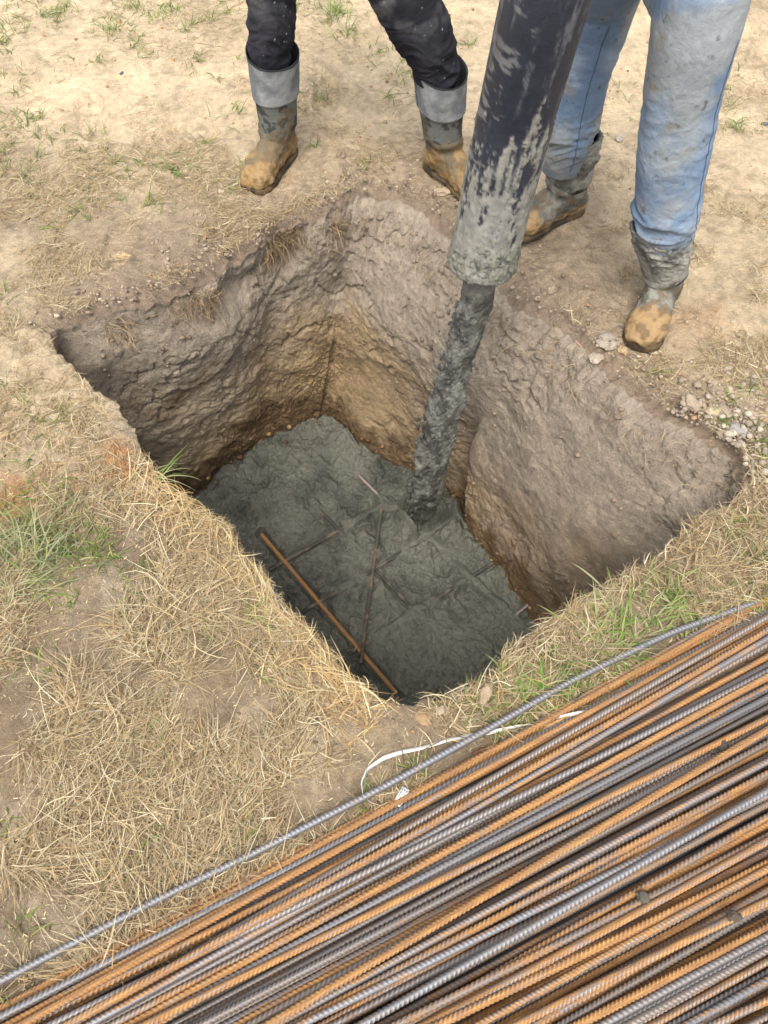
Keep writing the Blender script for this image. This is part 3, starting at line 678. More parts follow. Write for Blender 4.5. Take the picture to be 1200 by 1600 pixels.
# ------------------------------------------------------------------ people
def loftVF(rings):
    """rings: list of (centre, xvec, yvec, power) -> closed loft"""
    sg = 32; a = np.linspace(0, 2*np.pi, sg, endpoint=False); V = []
    for c, xv, yv, pw in rings:
        ca, sa = np.cos(a), np.sin(a); ca = np.sign(ca)*np.abs(ca)**pw; sa = np.sign(sa)*np.abs(sa)**pw
        V.append(np.asarray(c)[None]+ca[:, None]*np.asarray(xv)+sa[:, None]*np.asarray(yv))
    V = np.vstack(V); n = len(rings); Fc = [tuple(q) for q in grid_q(sg, n).tolist()]+[tuple(range(sg))[::-1], tuple((n-1)*sg+i for i in range(sg))]
    return V, Fc
def boot(parent, pos, toe, lean, style, top=.31, seed=0, pitch=0.):
    """pos: ankle on ground; toe: heading; lean: horizontal offset of the shaft top"""
    toe = np.array([toe[0], toe[1], 0.]); toe /= np.linalg.norm(toe); sd = np.array([-toe[1], toe[0], 0]); zz = np.array([0, 0, 1.])
    def fx(v): return v
    foot = [(-.088,.016,.028,.055),(-.080,.031,.014,.085),(-.055,.039,.010,.115),(-.02,.042,.010,.140),(.02,.043,.012,.140),(.06,.044,.014,.120),(.09,.050,.012,.104),(.12,.055,.010,.092),(.15,.057,.010,.084),(.175,.052,.012,.076),(.193,.040,.016,.062),(.203,.020,.026,.046)]
    fr = [(np.array([x_, 0, (b_+t_)/2]), np.array([0, w_, 0]), np.array([0, 0, (t_-b_)/2]), .72) for x_, w_, b_, t_ in foot]
    shaft = [(.05,-.010,.062,.048),(.09,-.008,.069,.055),(.13,-.010,.070,.060),(.17,-.012,.069,.064),(.22,-.014,.070,.066),(.27,-.014,.071,.067),(top,-.014,.072,.068)]
    sr = [(np.array([c_, 0, z_]), np.array([rx, 0, 0]), np.array([0, ry, 0]), .95) for z_, c_, rx, ry in shaft]
    me = bake([loftVF(fr), loftVF(sr)], [('REMESH', dict(mode='VOXEL', voxel_size=.0035)), ('SMOOTH', dict(factor=.5, iterations=9))])
    V = getco(me); no = getno(me)
    h = V[:, 2]; pn = V+seed*5.0
    crease = .004*np.sin((h*95+V[:, 0]*30)+2*fbm(pn, 12, 2, 150))*sst(.08, .12, h)*sst(.19, .15, h)*sst(-.06, .03, V[:, 0])
    mudm = sst(.12, .05, h+.04*fbm(pn, 14, 3, 151)); mud = mudm*(.006*fbm(pn, 35, 4, 152)+.003)+.0015*fbm(pn, 90, 3, 157)
    V = V+no*(crease+mud+.0010*fbm(pn, 50, 3, 153))[:, None]
    nz = fbm(pn, 18, 4, 154)
    if style == 'p1':
        col = mix(lin(84,80,68), lin(104,96,78), sst(-.3, .3, nz)); col = mix(col, lin(150,124,86), sst(.135, .06, h+.07*nz)); 
        col = mix(col, lin(112,88,60), .8*sst(.0, .6, fbm(pn, 55, 4, 158))*sst(.2, .1, h)); col = mix(col, lin(150,112,66), .6*sst(.1, .5, fbm(pn, 30, 4, 155))*sst(.12, .06, h))
    else:
        col = mix(lin(92,92,85), lin(134,132,122), sst(-.2, .3, nz)); toem = sst(.06, .03, h+.02*nz)+sst(.115, .14, V[:, 0]+.03*nz)
        col = mix(col, lin(158,130,92), np.clip(toem, 0, 1)); col = mix(col, lin(104,84,60), .75*sst(-.1, .5, fbm(pn, 45, 4, 159))); cr = sst(.12, .22, h+.05*nz); col = mix(col, lin(150,148,136), cr*.8)
    V, = [V]
    tilt = math.radians(pitch)
    if tilt:   # heel raised: rotate about the ball of the foot
        x0, z0 = .15, .01; dx, dz = V[:, 0]-x0, V[:, 2]-z0; V[:, 0] = x0+dx*math.cos(tilt)+dz*math.sin(tilt); V[:, 2] = z0-dx*math.sin(tilt)+dz*math.cos(tilt)
    def place(Vl, hh):
        k = sst(.09, top, hh)*1.0; k = np.clip((hh-.09)/(top-.09), 0, 1.3)
        return np.asarray(pos)[None]+Vl[:, :1]*toe+Vl[:, 1:2]*sd+Vl[:, 2:]*zz+k[:, None]*np.array([lean[0], lean[1], 0])
    po = np.array(parent.location)
    setco(me, place(V, h)-po); setcol(me, col); b = link('boot', me, M_boot, parent)
    # sole
    xs = [f[0] for f in foot]; ws = [f[1] for f in foot]
    out = [(x_, w_*1.06+.002) for x_, w_ in zip(xs, ws)]; rg = []
    for x_, w_ in out: 
        lo = .0 if (x_ < .0 or x_ > .06) else .006
        rg.append((np.array([x_*1.01, 0, (lo+.024)/2]), np.array([0, w_, 0]), np.array([0, 0, (.024-lo)/2]), .35))
    me = bake([loftVF(rg)], [('REMESH', dict(mode='VOXEL', voxel_size=.004)), ('SMOOTH', dict(factor=.4, iterations=2))]); V = getco(me)
    if tilt:
        dx, dz = V[:, 0]-.15, V[:, 2]-.01; V[:, 0] = .15+dx*math.cos(tilt)+dz*math.sin(tilt); V[:, 2] = .01-dx*math.sin(tilt)+dz*math.cos(tilt)
    setco(me, place(V, V[:, 2]*0)-po); setcol(me, mix(lin(92,76,52), lin(60,50,38), sst(-.3, .3, fbm(V, 25, 3, 156)))); link('sole', me, M_boot, b)
    # cuff: open sleeve with thickness
    sg = 96; z0, z1 = (.135, top+.085) if style == 'p1' else (top-.14, top+.035)
    m_ = 90; zs = np.linspace(z0, z1, m_); a = np.linspace(0, 2*np.pi, sg, endpoint=False)
    tt = (zs-z0)/(z1-z0)
    if style == 'p1': rx = np.interp(tt, [0, .3, .42, .46, 1], [.070, .074, .078, .086, .096]); ry = rx*.90; cx = -.014
    else: rx = np.interp(tt, [0, .2, .5, 1], [.071, .074, .078, .080]); ry = rx*.96; cx = -.014
    Zg, Ag = np.meshgrid(zs, a, indexing='ij')
    wob = 1+.05*np.sin(2*Ag+seed)*tt[:, None]+.02*np.sin(3*Ag+seed*2)
    X = cx+rx[:, None]*wob*np.cos(Ag); Y_ = ry[:, None]*wob*np.sin(Ag)
    tilt_top = ((.02 if style == 'p1' else .006)*np.cos(Ag+seed*1.7))*tt[:, None]**2
    Vo = np.stack([X, Y_, Zg+tilt_top], -1).reshape(-1, 3)
    pn = Vo+seed*3; k_ = fbm(pn, 22, 4, 160); inn = Vo.copy(); ctr_ = np.stack([np.full(len(Vo), cx), np.zeros(len(Vo)), Vo[:, 2]], 1)
    dn = Vo-ctr_; dn /= np.linalg.norm(dn, axis=1)[:, None]
    Tt = np.repeat(tt, sg); AA = np.tile(a, m_)
    if style == 'p1':
        amp = .0025*fbm(pn*np.array([1, 1, .6]), 18, 3, 161)
        seam = np.exp(-((((AA-seed*1.1-2.0+np.pi) % (2*np.pi))-np.pi)/.06)**2)*sst(.42, .5, Tt)
        Vo = Vo+dn*(amp+.002*seam)[:, None]
        c_ = mix(lin(150,152,152), lin(120,124,126), sst(-.4, .4, k_)); low = sst(.45, .42, Tt); c_ = mix(c_, lin(112,114,108), low*.9)
        c_ = mix(c_, lin(58,60,58), low*sst(.1, .3, fbm(pn, 30, 4, 162))*.8); c_ = mix(c_, lin(48,50,52), np.clip(seam*.9+sst(.965, .985, Tt), 0, 1))
        mt = M_cloth
    else:
        Vo = Vo+dn*((.007*fbm(pn, 35, 4, 163)+.005*fbm(pn, 110, 2, 164))*(.35+.65*sst(.35, .6, Tt+.1*fbm(pn, 20, 2, 168)))+.006*sst(.45, .6, Tt+.1*fbm(pn, 20, 2, 168)))[:, None]; Vo[:, 2] += sst(.15, 0, Tt)*.03*fbm(pn, 18, 3, 165)
        c_ = mix(lin(152,150,140), lin(104,103,95), sst(-.3, .4, k_)); mt = M_crust
    inn = inn-dn*.004
    Va = np.vstack([Vo, inn]); nn_ = len(Vo); Qo = grid_q(sg, m_); Qi = Qo[:, ::-1]+nn_
    kk = np.arange(sg); k2 = (kk+1) % sg; tb = (m_-1)*sg
    lip = np.stack([tb+kk, tb+k2, nn_+tb+k2, nn_+tb+kk], 1); lip0 = np.stack([k2, kk, nn_+kk, nn_+k2], 1)
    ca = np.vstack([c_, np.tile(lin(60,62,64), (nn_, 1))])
    me = mesh_np('cuff', place(Va, Va[:, 2])-po, np.vstack([Qo, Qi, lip, lip0]), ca); link('cuff', me, mt, b)
    return b
def trousers(parent, legs, style, hip):
    """legs: two lists of (point, radius) bottom to top"""
    parts = []
    for L_ in legs:
        P = crv([p for p, r in L_], 60); dd = np.r_[0, np.cumsum([np.linalg.norm(L_[i+1][0]-L_[i][0]) for i in range(len(L_)-1)])]
        rr = np.interp(np.linspace(0, dd[-1], 60), dd, [r for p, r in L_]); parts.append(tubeVF(P, rr, seg=36))
    parts.append(loftVF([(hip+np.array([0, 0, -.10]), np.array([.10, 0, 0]), np.array([0, .09, 0]), 1), (hip+np.array([0, 0, -.03]), np.array([.165, 0, 0]), np.array([0, .12, 0]), .9), (hip+np.array([0, 0, .05]), np.array([.17, 0, 0]), np.array([0, .125, 0]), .9), (hip+np.array([0, 0, .14]), np.array([.155, 0, 0]), np.array([0, .11, 0]), .9)]))
    me = bake(parts, [('REMESH', dict(mode='VOXEL', voxel_size=.0045)), ('SMOOTH', dict(factor=.5, iterations=10))])
    V = getco(me); no = getno(me)
    # folds: bands wrapping round the leg at a slant
    wv = V+.06*np.stack([fbm(V, 5, 2, 170), fbm(V, 5, 2, 171), fbm(V, 5, 2, 172)], 1)
    f = fbm(wv*np.array([.8, .8, 2.2]), 11, 3, 173, ridge=True)
    if style == 'jeans':
        a_ = .22+1.0*np.exp(-((V[:, 2]-.33)/.07)**2)+.25*np.exp(-((V[:, 2]-.58)/.12)**2)
        V2 = V+no*((.0040*f)*a_+.007*np.maximum(f-.25, 0)*(a_-.35)+.004*fbm(V, 6, 2, 174)+.0012*fbm(V, 45, 3, 183))[:, None]
        dirt = sst(-.1, .6, fbm(V, 7, 4, 175)+.15); col = mix(lin(116,137,162), lin(144,160,178), sst(-.3, .5, fbm(V, 9, 4, 176)))
        col = mix(col, lin(158,160,156), dirt*.75); col = mix(col, lin(140,132,116), .6*sst(.35, .8, fbm(V, 16, 4, 184))); col = mix(col, lin(58,84,130), .5*sst(.3, .9, -f))
        col = mix(col, lin(92,92,90), .8*sst(.80, .95, fbm(V, 60, 3, 177)))
        col = mix(col, lin(132,128,116), sst(.40, .27, V[:, 2]+.05*fbm(V, 20, 3, 178))*.45)
    else:
        a_ = .3+1.0*np.exp(-((V[:, 2]-.40)/.10)**2)
        V2 = V+no*((.0075*f)*a_+.004*fbm(V, 6, 2, 174))[:, None]
        col = mix(lin(42,42,48), lin(54,54,60), sst(-.3, .5, fbm(V, 12, 3, 179))); col = mix(col, lin(150,150,148), sst(.98, 1.05, fbm(V, 150, 2, 180))*sst(-.2, .4, fbm(V, 8, 2, 181)))
        col = mix(col, lin(112,112,110), .6*sst(.45, .62, V[:, 2])*sst(-.1, .5, fbm(V, 14, 4, 182)))
    setco(me, V2-np.array(parent.location)); setcol(me, col); t = link('trousers', me, M_cloth, parent)
    return t, me, V2
def seam_on(V2me, parent, leg, side, loc, r_out=.2):
    """double stitched seam following the leg on the given side direction"""
    bvh = BVHTree.FromPolygons([tuple(v) for v in getco(V2me)], [tuple(p.vertices) for p in V2me.polygons])
    P = crv([p for p, r in leg], 90); pts = []
    for q_ in P[6:-8]:
        s_ = np.array([side[0], side[1], 0]); s_ /= np.linalg.norm(s_)
        o_ = Vector(q_-loc+s_*r_out); h = bvh.ray_cast(o_, Vector(-s_)) 
        if h[0] is not None: pts.append(np.array(h[0])+np.array(h[1])*.0004)
    pts = crv(pts, 120)
    me = tube_mesh('seam', pts, .0018, seg=8, squash=.6); setcol(me, np.tile(lin(84,100,126), (len(me.vertices), 1))); link('seam', me, M_cloth, parent)
def upper(parent, hip, face, hands, jc):
    """torso, head and arms (above the picture)"""
    hp_ = np.asarray(hip, float); f_ = np.array([face[0], face[1], 0.]); f_ /= np.linalg.norm(f_); sd = np.array([-f_[1], f_[0], 0])
    up = lambda h, fw=0, s=0: hp_+np.array([0, 0, h])+f_*fw+sd*s
    J = [up(0), up(.2, .02), up(.40, .04), up(.50, .05), up(.58, .06), up(.66, .09), up(.76, .11)]
    Rr = [.14, .13, .15, .10, .055, .075, .07]; E = [(0,1),(1,2),(2,3),(3,4),(4,5),(5,6)]
    for k, sg in ((0, 1), (1, -1)):
        sh = up(.46, .04, .19*sg); hd = np.asarray(hands[k]); el = (sh+hd)/2+np.array([0, 0, -.10])+sd*sg*.06
        i = len(J); J += [sh, el, hd-(hd-el)*.25, hd]; Rr += [.062, .048, .036, .034]; E += [(2, i), (i, i+1), (i+1, i+2), (i+2, i+3)]
        for q_ in range(4): J.append(hd+(hd-el)/np.linalg.norm(hd-el)*.07+sd*(q_-1.5)*.02+np.array([0, 0, -.02])); Rr.append(.009); E.append((i+3, len(J)-1))
        J.append(hd+f_*.05+np.array([0, 0, .03])); Rr.append(.010); E.append((i+3, len(J)-1))
    def sk(J, R_, E, nm, mat_, col):
        me = bpy.data.meshes.new('t'); me.from_pydata([tuple(j-np.array(parent.location)) for j in J], E, []); ob = bpy.data.objects.new('t', me); COL.objects.link(ob)
        m = ob.modifiers.new('s', 'SKIN'); 
        if not me.skin_vertices: me.attributes
        for v, r in zip(me.skin_vertices[0].data, R_): v.radius = (r, r)
        me.skin_vertices[0].data[0].use_root = True
        s2 = ob.modifiers.new('u', 'SUBSURF'); s2.levels = 2; s2.render_levels = 2
        dg = bpy.context.evaluated_depsgraph_get(); dg.update(); r = bpy.data.meshes.new_from_object(ob.evaluated_get(dg)); bpy.data.objects.remove(ob)
        r.polygons.foreach_set('use_smooth', np.ones(len(r.polygons), bool)); setcol(r, np.tile(col, (len(r.vertices), 1))); return link(nm, r, mat_, parent)
    try:
        sk(J, Rr, E, 'body', M_skin, np.array([.5, .3, .22]))
        keep = [0, 1, 2, 3, 7, 8, 9, 16, 17, 18]
        mp = {k: i for i, k in enumerate(keep)}
        sk([J[k] for k in keep], [Rr[k]*1.18 for k in keep], [(mp[a], mp[b]) for a, b in E if a in mp and b in mp], 'jacket', M_cloth, np.array(jc))
    except Exception as ex: print('upper failed', ex)

# person in black trousers
A0 = at(437, 252); B0 = at(694, 272)
p1 = bpy.data.objects.new('person', None); COL.objects.link(p1); p1.location = tuple((A0+B0)/2)
tag(p1, 'person in black work trousers and muddy rubber boots with grey cuffs, behind the pit', 'person', 'workers standing at the pit edge')
bpy.context.view_layer.update()
aT = atY(420, 100, A0[1]-.0); bT = atY(694, 128, B0[1]-.0)
A0[2] = g1(A0[0], A0[1]); B0[2] = g1(B0[0], B0[1])
boot(p1, A0, (-.42, -.9), (aT-A0)[:2]+np.array([.005, 0]), 'p1', top=.30, seed=1, pitch=0)
boot(p1, B0, (.62, -.78), (bT-B0)[:2], 'p1', top=.29, seed=2, pitch=0)
hip = np.array([(A0[0]+B0[0])/2-.03, A0[1]+.06, .98])
def LP(px, py, Yv): return atY(px, py, Yv)
legA = [(LP(424,150,A0[1]-.01), .046), (LP(422,95,A0[1]), .058), (LP(424,40,A0[1]+.0), .072), (LP(424,-20,A0[1]), .076), (LP(420,-80,A0[1]), .078), (hip+np.array([-.09, 0, -.08]), .095), (hip+np.array([-.085, 0, .03]), .09)]
legB = [(LP(700,175,B0[1]-.01), .050), (LP(688,120,B0[1]), .064), (LP(664,60,B0[1]), .086), (LP(634,0,B0[1]+.01), .093), (LP(600,-70,B0[1]+.02), .092), (hip+np.array([.09, 0, -.08]), .10), (hip+np.array([.085, 0, .03]), .09)]
trousers(p1, [legA, legB], 'black', hip)
upper(p1, hip+np.array([0, 0, .12]), (0, -1), (hip+np.array([-.33, -.12, .05]), hip+np.array([.34, -.12, .05])), (.03, .03, .035))
# person in jeans
C0 = at(872, 345); D0 = at(1024, 478)
p2 = bpy.data.objects.new('person', None); COL.objects.link(p2); p2.location = tuple((C0+D0)/2)
tag(p2, 'person in dirty light blue jeans tucked into concrete caked boots, beside the hose', 'person', 'workers standing at the pit edge')
bpy.context.view_layer.update()
C0[2] = g1(C0[0], C0[1]); D0[2] = g1(D0[0], D0[1])
cTp = atY(884, 240, C0[1]-.02); dTp = atY(1043, 345, D0[1]-.02)
boot(p2, C0, (-.86, -.5), (cTp-C0)[:2], 'p2', top=.27, seed=3)
boot(p2, D0, (-.42, -.9), (dTp-D0)[:2], 'p2', top=.27, seed=4)
hip2 = np.array([(C0[0]+D0[0])/2-.11, (C0[1]+D0[1])/2-.02, .98])
legC = [(LP(878,262,C0[1]-.02), .066), (LP(885,222,C0[1]-.02), .078), (LP(903,120,C0[1]-.02), .088), (LP(925,40,C0[1]-.03), .094), (LP(945,-20,C0[1]-.05), .098), (hip2+np.array([-.07, .06, -.10]), .105), (hip2+np.array([-.06, .05, .03]), .09)]
legD = [(LP(1036,376,D0[1]-.02), .066), (LP(1040,335,D0[1]-.02), .080), (LP(1052,240,D0[1]-.01), .086), (LP(1065,150,D0[1]-.0), .088), (LP(1085,60,D0[1]+.0), .096), (LP(1100,-10,D0[1]+.02), .103), (hip2+np.array([.07, -.06, -.10]), .108), (hip2+np.array([.06, -.05, .03]), .09)]
t2, me2, V2 = trousers(p2, [legC, legD], 'jeans', hip2)
try:
    loc = np.array(p2.location)
    seam_on(me2, t2, legD[:6], (.75, -.66), loc); seam_on(me2, t2, legC[:5], (.15, -1), loc)
except Exception as ex: print('seam', ex)
hh = hc[-1]
ih = int(300)
hz = lambda z_: hc[np.argmin(np.abs(hc[:, 2]-z_))]
upper(p2, hip2+np.array([0, 0, .12]), (-.8, -.6), (hz(1.16)+np.array([.06, .07, 0]), hz(1.32)+np.array([.06, .07, 0])), (.05, .06, .09))

# ------------------------------------------------------------------ grass blades
def blades(name, mat, root, length, width, head, elev, curl, bend, colr, label=None, seg=5, z0=None, kind='stuff', sag=1.0, clamp=True, cat='grass', parent=None, cull=.022):
    n = len(root); k = seg+1; t = np.linspace(0, 1, k)
    pos = np.zeros((n, k, 3)); pos[:, 0] = root
    hd = head.copy(); el = elev.copy(); st = length/seg
    for i in range(1, k):
        d = np.stack([np.cos(hd)*np.cos(el), np.sin(hd)*np.cos(el), np.sin(el)], 1); pos[:, i] = pos[:, i-1]+d*st[:, None]
        hd = hd+curl/seg; el = np.clip(el-bend/seg, -1.5, 1.5)
    if clamp:
        fl = pos.reshape(-1, 3); ins = inside(fl[:, 0], fl[:, 1]); gzv = gz(fl[:, 0], fl[:, 1])+.001; fl[:, 2] = np.where(ins, fl[:, 2], np.maximum(fl[:, 2], gzv)); pos = fl.reshape(n, k, 3)
    if cull is not None:
        tp = pos[:, -1, :2]; md = pos[:, k//2, :2]; bad = (inside(tp[:, 0], tp[:, 1]) & (rimdist(tp[:, 0], tp[:, 1]) > cull)) | (inside(md[:, 0], md[:, 1]) & (rimdist(md[:, 0], md[:, 1]) > cull*.5))
        kp = ~bad; pos = pos[kp]; width = width[kp]; colr = colr[kp]; n = len(pos)
    T = np.gradient(pos, axis=1); T /= np.linalg.norm(T, axis=2)[..., None]+1e-9
    side_ = np.cross(T, np.array([0, 0, 1.])+.0*T); rnd = rng.normal(0, .5, (n, 1, 3)); side_ = side_+rnd*.6; side_ -= T*(side_*T).sum(2)[..., None]; side_ /= np.linalg.norm(side_, axis=2)[..., None]+1e-9
    wv = width[:, None]*np.clip(np.interp(t, [0, .15, .6, 1], [.8, 1, .8, .12]), .1, 1)[None]
    V = np.stack([pos-side_*wv[..., None]/2, pos+side_*wv[..., None]/2], 2).reshape(-1, 3)
    b = (np.arange(n)*k*2)[:, None]; j = np.arange(seg)[None]*2
    Q = np.stack([b+j, b+j+1, b+j+3, b+j+2], -1).reshape(-1, 4)
    C_ = np.repeat(colr, k*2, 0)
    me = mesh_np(name, V, Q, C_)
    return link(name, me, mat, parent, label, cat, None, kind)
def scatter(n, G, xr, yr, power=1.0, clump=0., seed=0, keepfn=None):
    out = []; tot = 0
    while tot < n:
        x_ = rng.uniform(*xr, n*3); y_ = rng.uniform(*yr, n*3)
        px, py = proj(x_, y_); pr = samp(G, x_, y_)**power
        inf = (px > -260) & (px < 1460) & (py > -120) & (py < 1900)
        p_ = np.stack([x_, y_, x_*0], 1)
        if clump: pr = pr*sst(-clump*.2, clump, fbm(p_, 7, 3, seed)+clump*.35)
        ok = inf & (rng.random(len(x_)) < pr) & ~inside(x_, y_)
        if keepfn is not None: ok &= keepfn(x_, y_)
        # detail matters close to the lens
        d = np.hypot(np.hypot(x_, y_-0), CH); ok &= rng.random(len(x_)) < np.clip((2.0/d)**1.6, .1, 1)
        a = np.stack([x_[ok], y_[ok]], 1); out.append(a); tot += len(a)
    return np.vstack(out)[:n]
XR, YR = (-2.6, 2.8), (-.6, 4.3)
STRAW = np.array([lin(192,174,138), lin(178,158,122), lin(154,134,104), lin(210,196,162), lin(124,104,78), lin(166,150,120), lin(188,160,114)])
def straw_cols(n, w=None):
    i = rng.choice(len(STRAW), n, p=w); return STRAW[i]*rng.uniform(.75, 1.12, (n, 1))
def flow(x_, y_, seed): return fbm(np.stack([x_, y_, x_*0], 1), 2.2, 2, seed)*3.2
# near mat of dead straw
def underpile(x_, y_):    # nothing below the steel except a margin
    off = x_*nrmU[0]+y_*nrmU[1]; return off > off0-.04
R2 = scatter(95000, DRY, XR, YR, power=1.1, clump=.07, seed=300, keepfn=underpile); n = len(R2)
zb = gz(R2[:, 0], R2[:, 1])
dn = samp(DRY, R2[:, 0], R2[:, 1])
root = np.c_[R2, zb+rng.exponential(.006, n)*(.4+dn)]
ln = rng.gamma(3, .021, n).clip(.012, .19)*(.45+.6*dn); wd_ = rng.uniform(.0007, .0022, n)
hd = flow(R2[:, 0], R2[:, 1], 301)+rng.normal(0, 1.1, n)
blades('dry_grass', M_straw, root, ln, wd_, hd, rng.normal(.05, .12, n), rng.normal(0, .55, n)*np.where(rng.random(n) < .12, 2.5, 1), rng.normal(.22, .25, n), straw_cols(n), 'dry straw-coloured dead grass matted over the ground around the pit', cat='dry grass')
# tiny chaff
R2 = scatter(9000, np.clip(DRY*.5+.25, 0, 1), XR, YR, seed=310, keepfn=underpile); n = len(R2)
root = np.c_[R2, gz(R2[:, 0], R2[:, 1])+.003]
blades('chaff', M_straw, root, rng.uniform(.004, .014, n), rng.uniform(.0012, .003, n), rng.uniform(0, 6.28, n), rng.normal(.05, .1, n), rng.normal(0, .3, n), rng.normal(0, .2, n), np.tile(lin(214,196,152), (n, 1))*rng.uniform(.7, 1.1, (n, 1)), 'tiny pale bits of chopped straw littering the bare soil', seg=2, cat='straw bits')
# green grass, growing in small tufts
T2 = scatter(1100, GRN, XR, YR, power=1.8, clump=.3, seed=320, keepfn=underpile)
rep = rng.integers(3, 11, len(T2)); R2 = np.repeat(T2, rep, 0)+rng.normal(0, .012, (rep.sum(), 2)); n = len(R2); R2 = R2[~inside(R2[:, 0], R2[:, 1])]; n = len(R2)
GR = np.array([lin(112,138,62), lin(134,150,76), lin(90,118,58), lin(160,164,92), lin(124,132,86)])
root = np.c_[R2, gz(R2[:, 0], R2[:, 1])]
blades('green_grass', M_green, root, rng.uniform(.02, .075, n), rng.uniform(.0018, .0042, n), rng.uniform(0, 6.28, n), rng.uniform(.2, 1.2, n), rng.normal(0, .5, n), rng.uniform(.2, 1.7, n), GR[rng.integers(0, 5, n)]*rng.uniform(.75, 1.1, (n, 1)), 'short green grass sprouting in patches between the dry straw and on the sand', cat='green grass')
# distinct tufts
def tuft(px, py, nb, L_, head, spread, label, cols, wv=(.002, .004), el=(.3, 1.1), bend=(.4, 1.6), sp=.012, mat=M_green, z=None, name='grass_tuft'):
    c = at(px, py); zc_ = g1(c[0], c[1])-.002 if z is None else z
    root = np.c_[c[0]+rng.normal(0, sp, nb), c[1]+rng.normal(0, sp, nb), np.full(nb, zc_)]
    o = blades(name, mat, root, rng.uniform(L_*.5, L_, nb), rng.uniform(*wv, nb), rng.normal(head, spread, nb), rng.uniform(*el, nb), rng.normal(0, .5, nb), rng.uniform(*bend, nb), np.array(cols)[rng.integers(0, len(cols), nb)]*rng.uniform(.8, 1.1, (nb, 1)), label, seg=9, kind=None, clamp=False, cull=None, cat='grass tuft', )
    o['group'] = 'grass tufts around the pit'
g_a, g_b, g_c = lin(118,142,70), lin(146,160,92), lin(164,168,122)
tuft(238, 752, 15, .15, .2, .5, 'grey-green tuft of long grass leaning over the left pit edge', [g_a, g_c, g_c], wv=(.002, .004), el=(.2, .7))
tuft(372, 970//1, 8, .16, .2, .6, 'few long yellow-green blades lying on the straw left of the pit', [g_b, g_c])
tuft(200, 1175, 6, .12, .3, .5, 'pair of broad bright green blades on the straw in the lower left', [g_b, lin(130,160,60)], wv=(.005, .007), el=(.1, .4))
tuft(20, 885, 110, .16, 1.2, 1.2, 'dense grey-green clump of grass at the left edge beside the straw', [lin(128,138,92), g_c, lin(150,150,116), lin(176,164,128)], sp=.06, el=(.1, .8))
tuft(60, 860, 90, .17, 0, 1.6, 'loose faded grass clump right of the dense one at the left edge', [g_c, lin(150,152,116)], sp=.06)
tuft(960, 1000, 120, .12, 1.5, 1.4, 'bright green grass clump between the right pit corner and the rebar', [lin(112,142,66), g_b, g_c], sp=.045, wv=(.003, .006))
tuft(1040, 950, 90, .10, 1.5, 1.4, 'green clump nearest the right end of the single rebar', [lin(108,138,66), g_b, g_c], sp=.05, wv=(.003, .006))
tuft(840, 1090, 90, .10, 1.5, 1.4, 'green clump beside the white strap above the single rebar', [lin(112,142,66), g_b, g_c], sp=.03, wv=(.003, .006))
tuft(1130, 940, 30, .08, 1.5, 1.4, 'small green clump at the right edge above the rebar', [lin(112,142,66), g_b, g_c], sp=.03)
tuft(265, 265, 40, .06, 1.5, 1.6, 'low dark green weed on the straw left of the first boot', [lin(84,112,62), g_a], sp=.03, wv=(.004, .009), el=(.1, .6))
tuft(45, 185, 40, .08, 1.5, 1.6, 'green weed clump at the far left edge of the sand', [lin(96,122,62), g_a], sp=.035)
tuft(530, 20, 40, .09, 1.5, 1.0, 'green grass clump between the two legs in black trousers', [g_a, g_b], sp=.04, wv=(.003, .006))
tuft(255, 20, 24, .08, 1.5, 1.0, 'green grass clump on the sand at the top, left of the black trousers', [g_a, g_b], sp=.03)
tuft(90, 15, 30, .08, 1.5, 1.0, 'green clump in the top left corner of the sand', [g_a, g_b], sp=.04)
# straw fringe on the near edges and roots on the far edges
i0 = np.where((side == 0) & (lt > .42) & (lt < .97))[0]; ix = rng.choice(i0, 2600); out_ = rng.exponential(.035, 2600)
pt = rimJ[ix]+dirv[ix]*out_[:, None]; n = len(pt)
STRAWO = [lin(208,184,134), lin(192,164,114), lin(214,198,158), lin(176,146,104)]
outh = np.arctan2(-dirv[ix][:, 1], -dirv[ix][:, 0])
blades('dry_grass', M_straw, np.c_[pt, gz(pt[:, 0], pt[:, 1])+rng.exponential(.010, n)], rng.uniform(.04, .12, n), rng.uniform(.0013, .003, n), outh+rng.normal(0, 1.0, n), rng.normal(.15, .25, n), rng.normal(0, .8, n), rng.uniform(-.1, .9, n), np.array(STRAWO)[rng.integers(0, 4, n)]*rng.uniform(.8, 1.08, (n, 1)), 'golden dry grass fringe along the near left edge of the pit', cat='dry grass')
i0 = np.where((side == 1) & (lt > .08) & (lt < .97))[0]; ix = rng.choice(i0, 1900); out_ = rng.exponential(.04, 1900)+.005
pt = rimJ[ix]+dirv[ix]*out_[:, None]; n = len(pt); outh = np.arctan2(-dirv[ix][:, 1], -dirv[ix][:, 0])
blades('dry_grass', M_straw, np.c_[pt, gz(pt[:, 0], pt[:, 1])+rng.exponential(.008, n)], rng.uniform(.03, .10, n), rng.uniform(.0012, .003, n), outh+rng.normal(0, 1.2, n), rng.normal(.3, .35, n), rng.normal(0, .8, n), rng.uniform(-.1, .9, n), straw_cols(n), 'pale dry grass fringe along the near right edge of the pit', cat='dry grass')
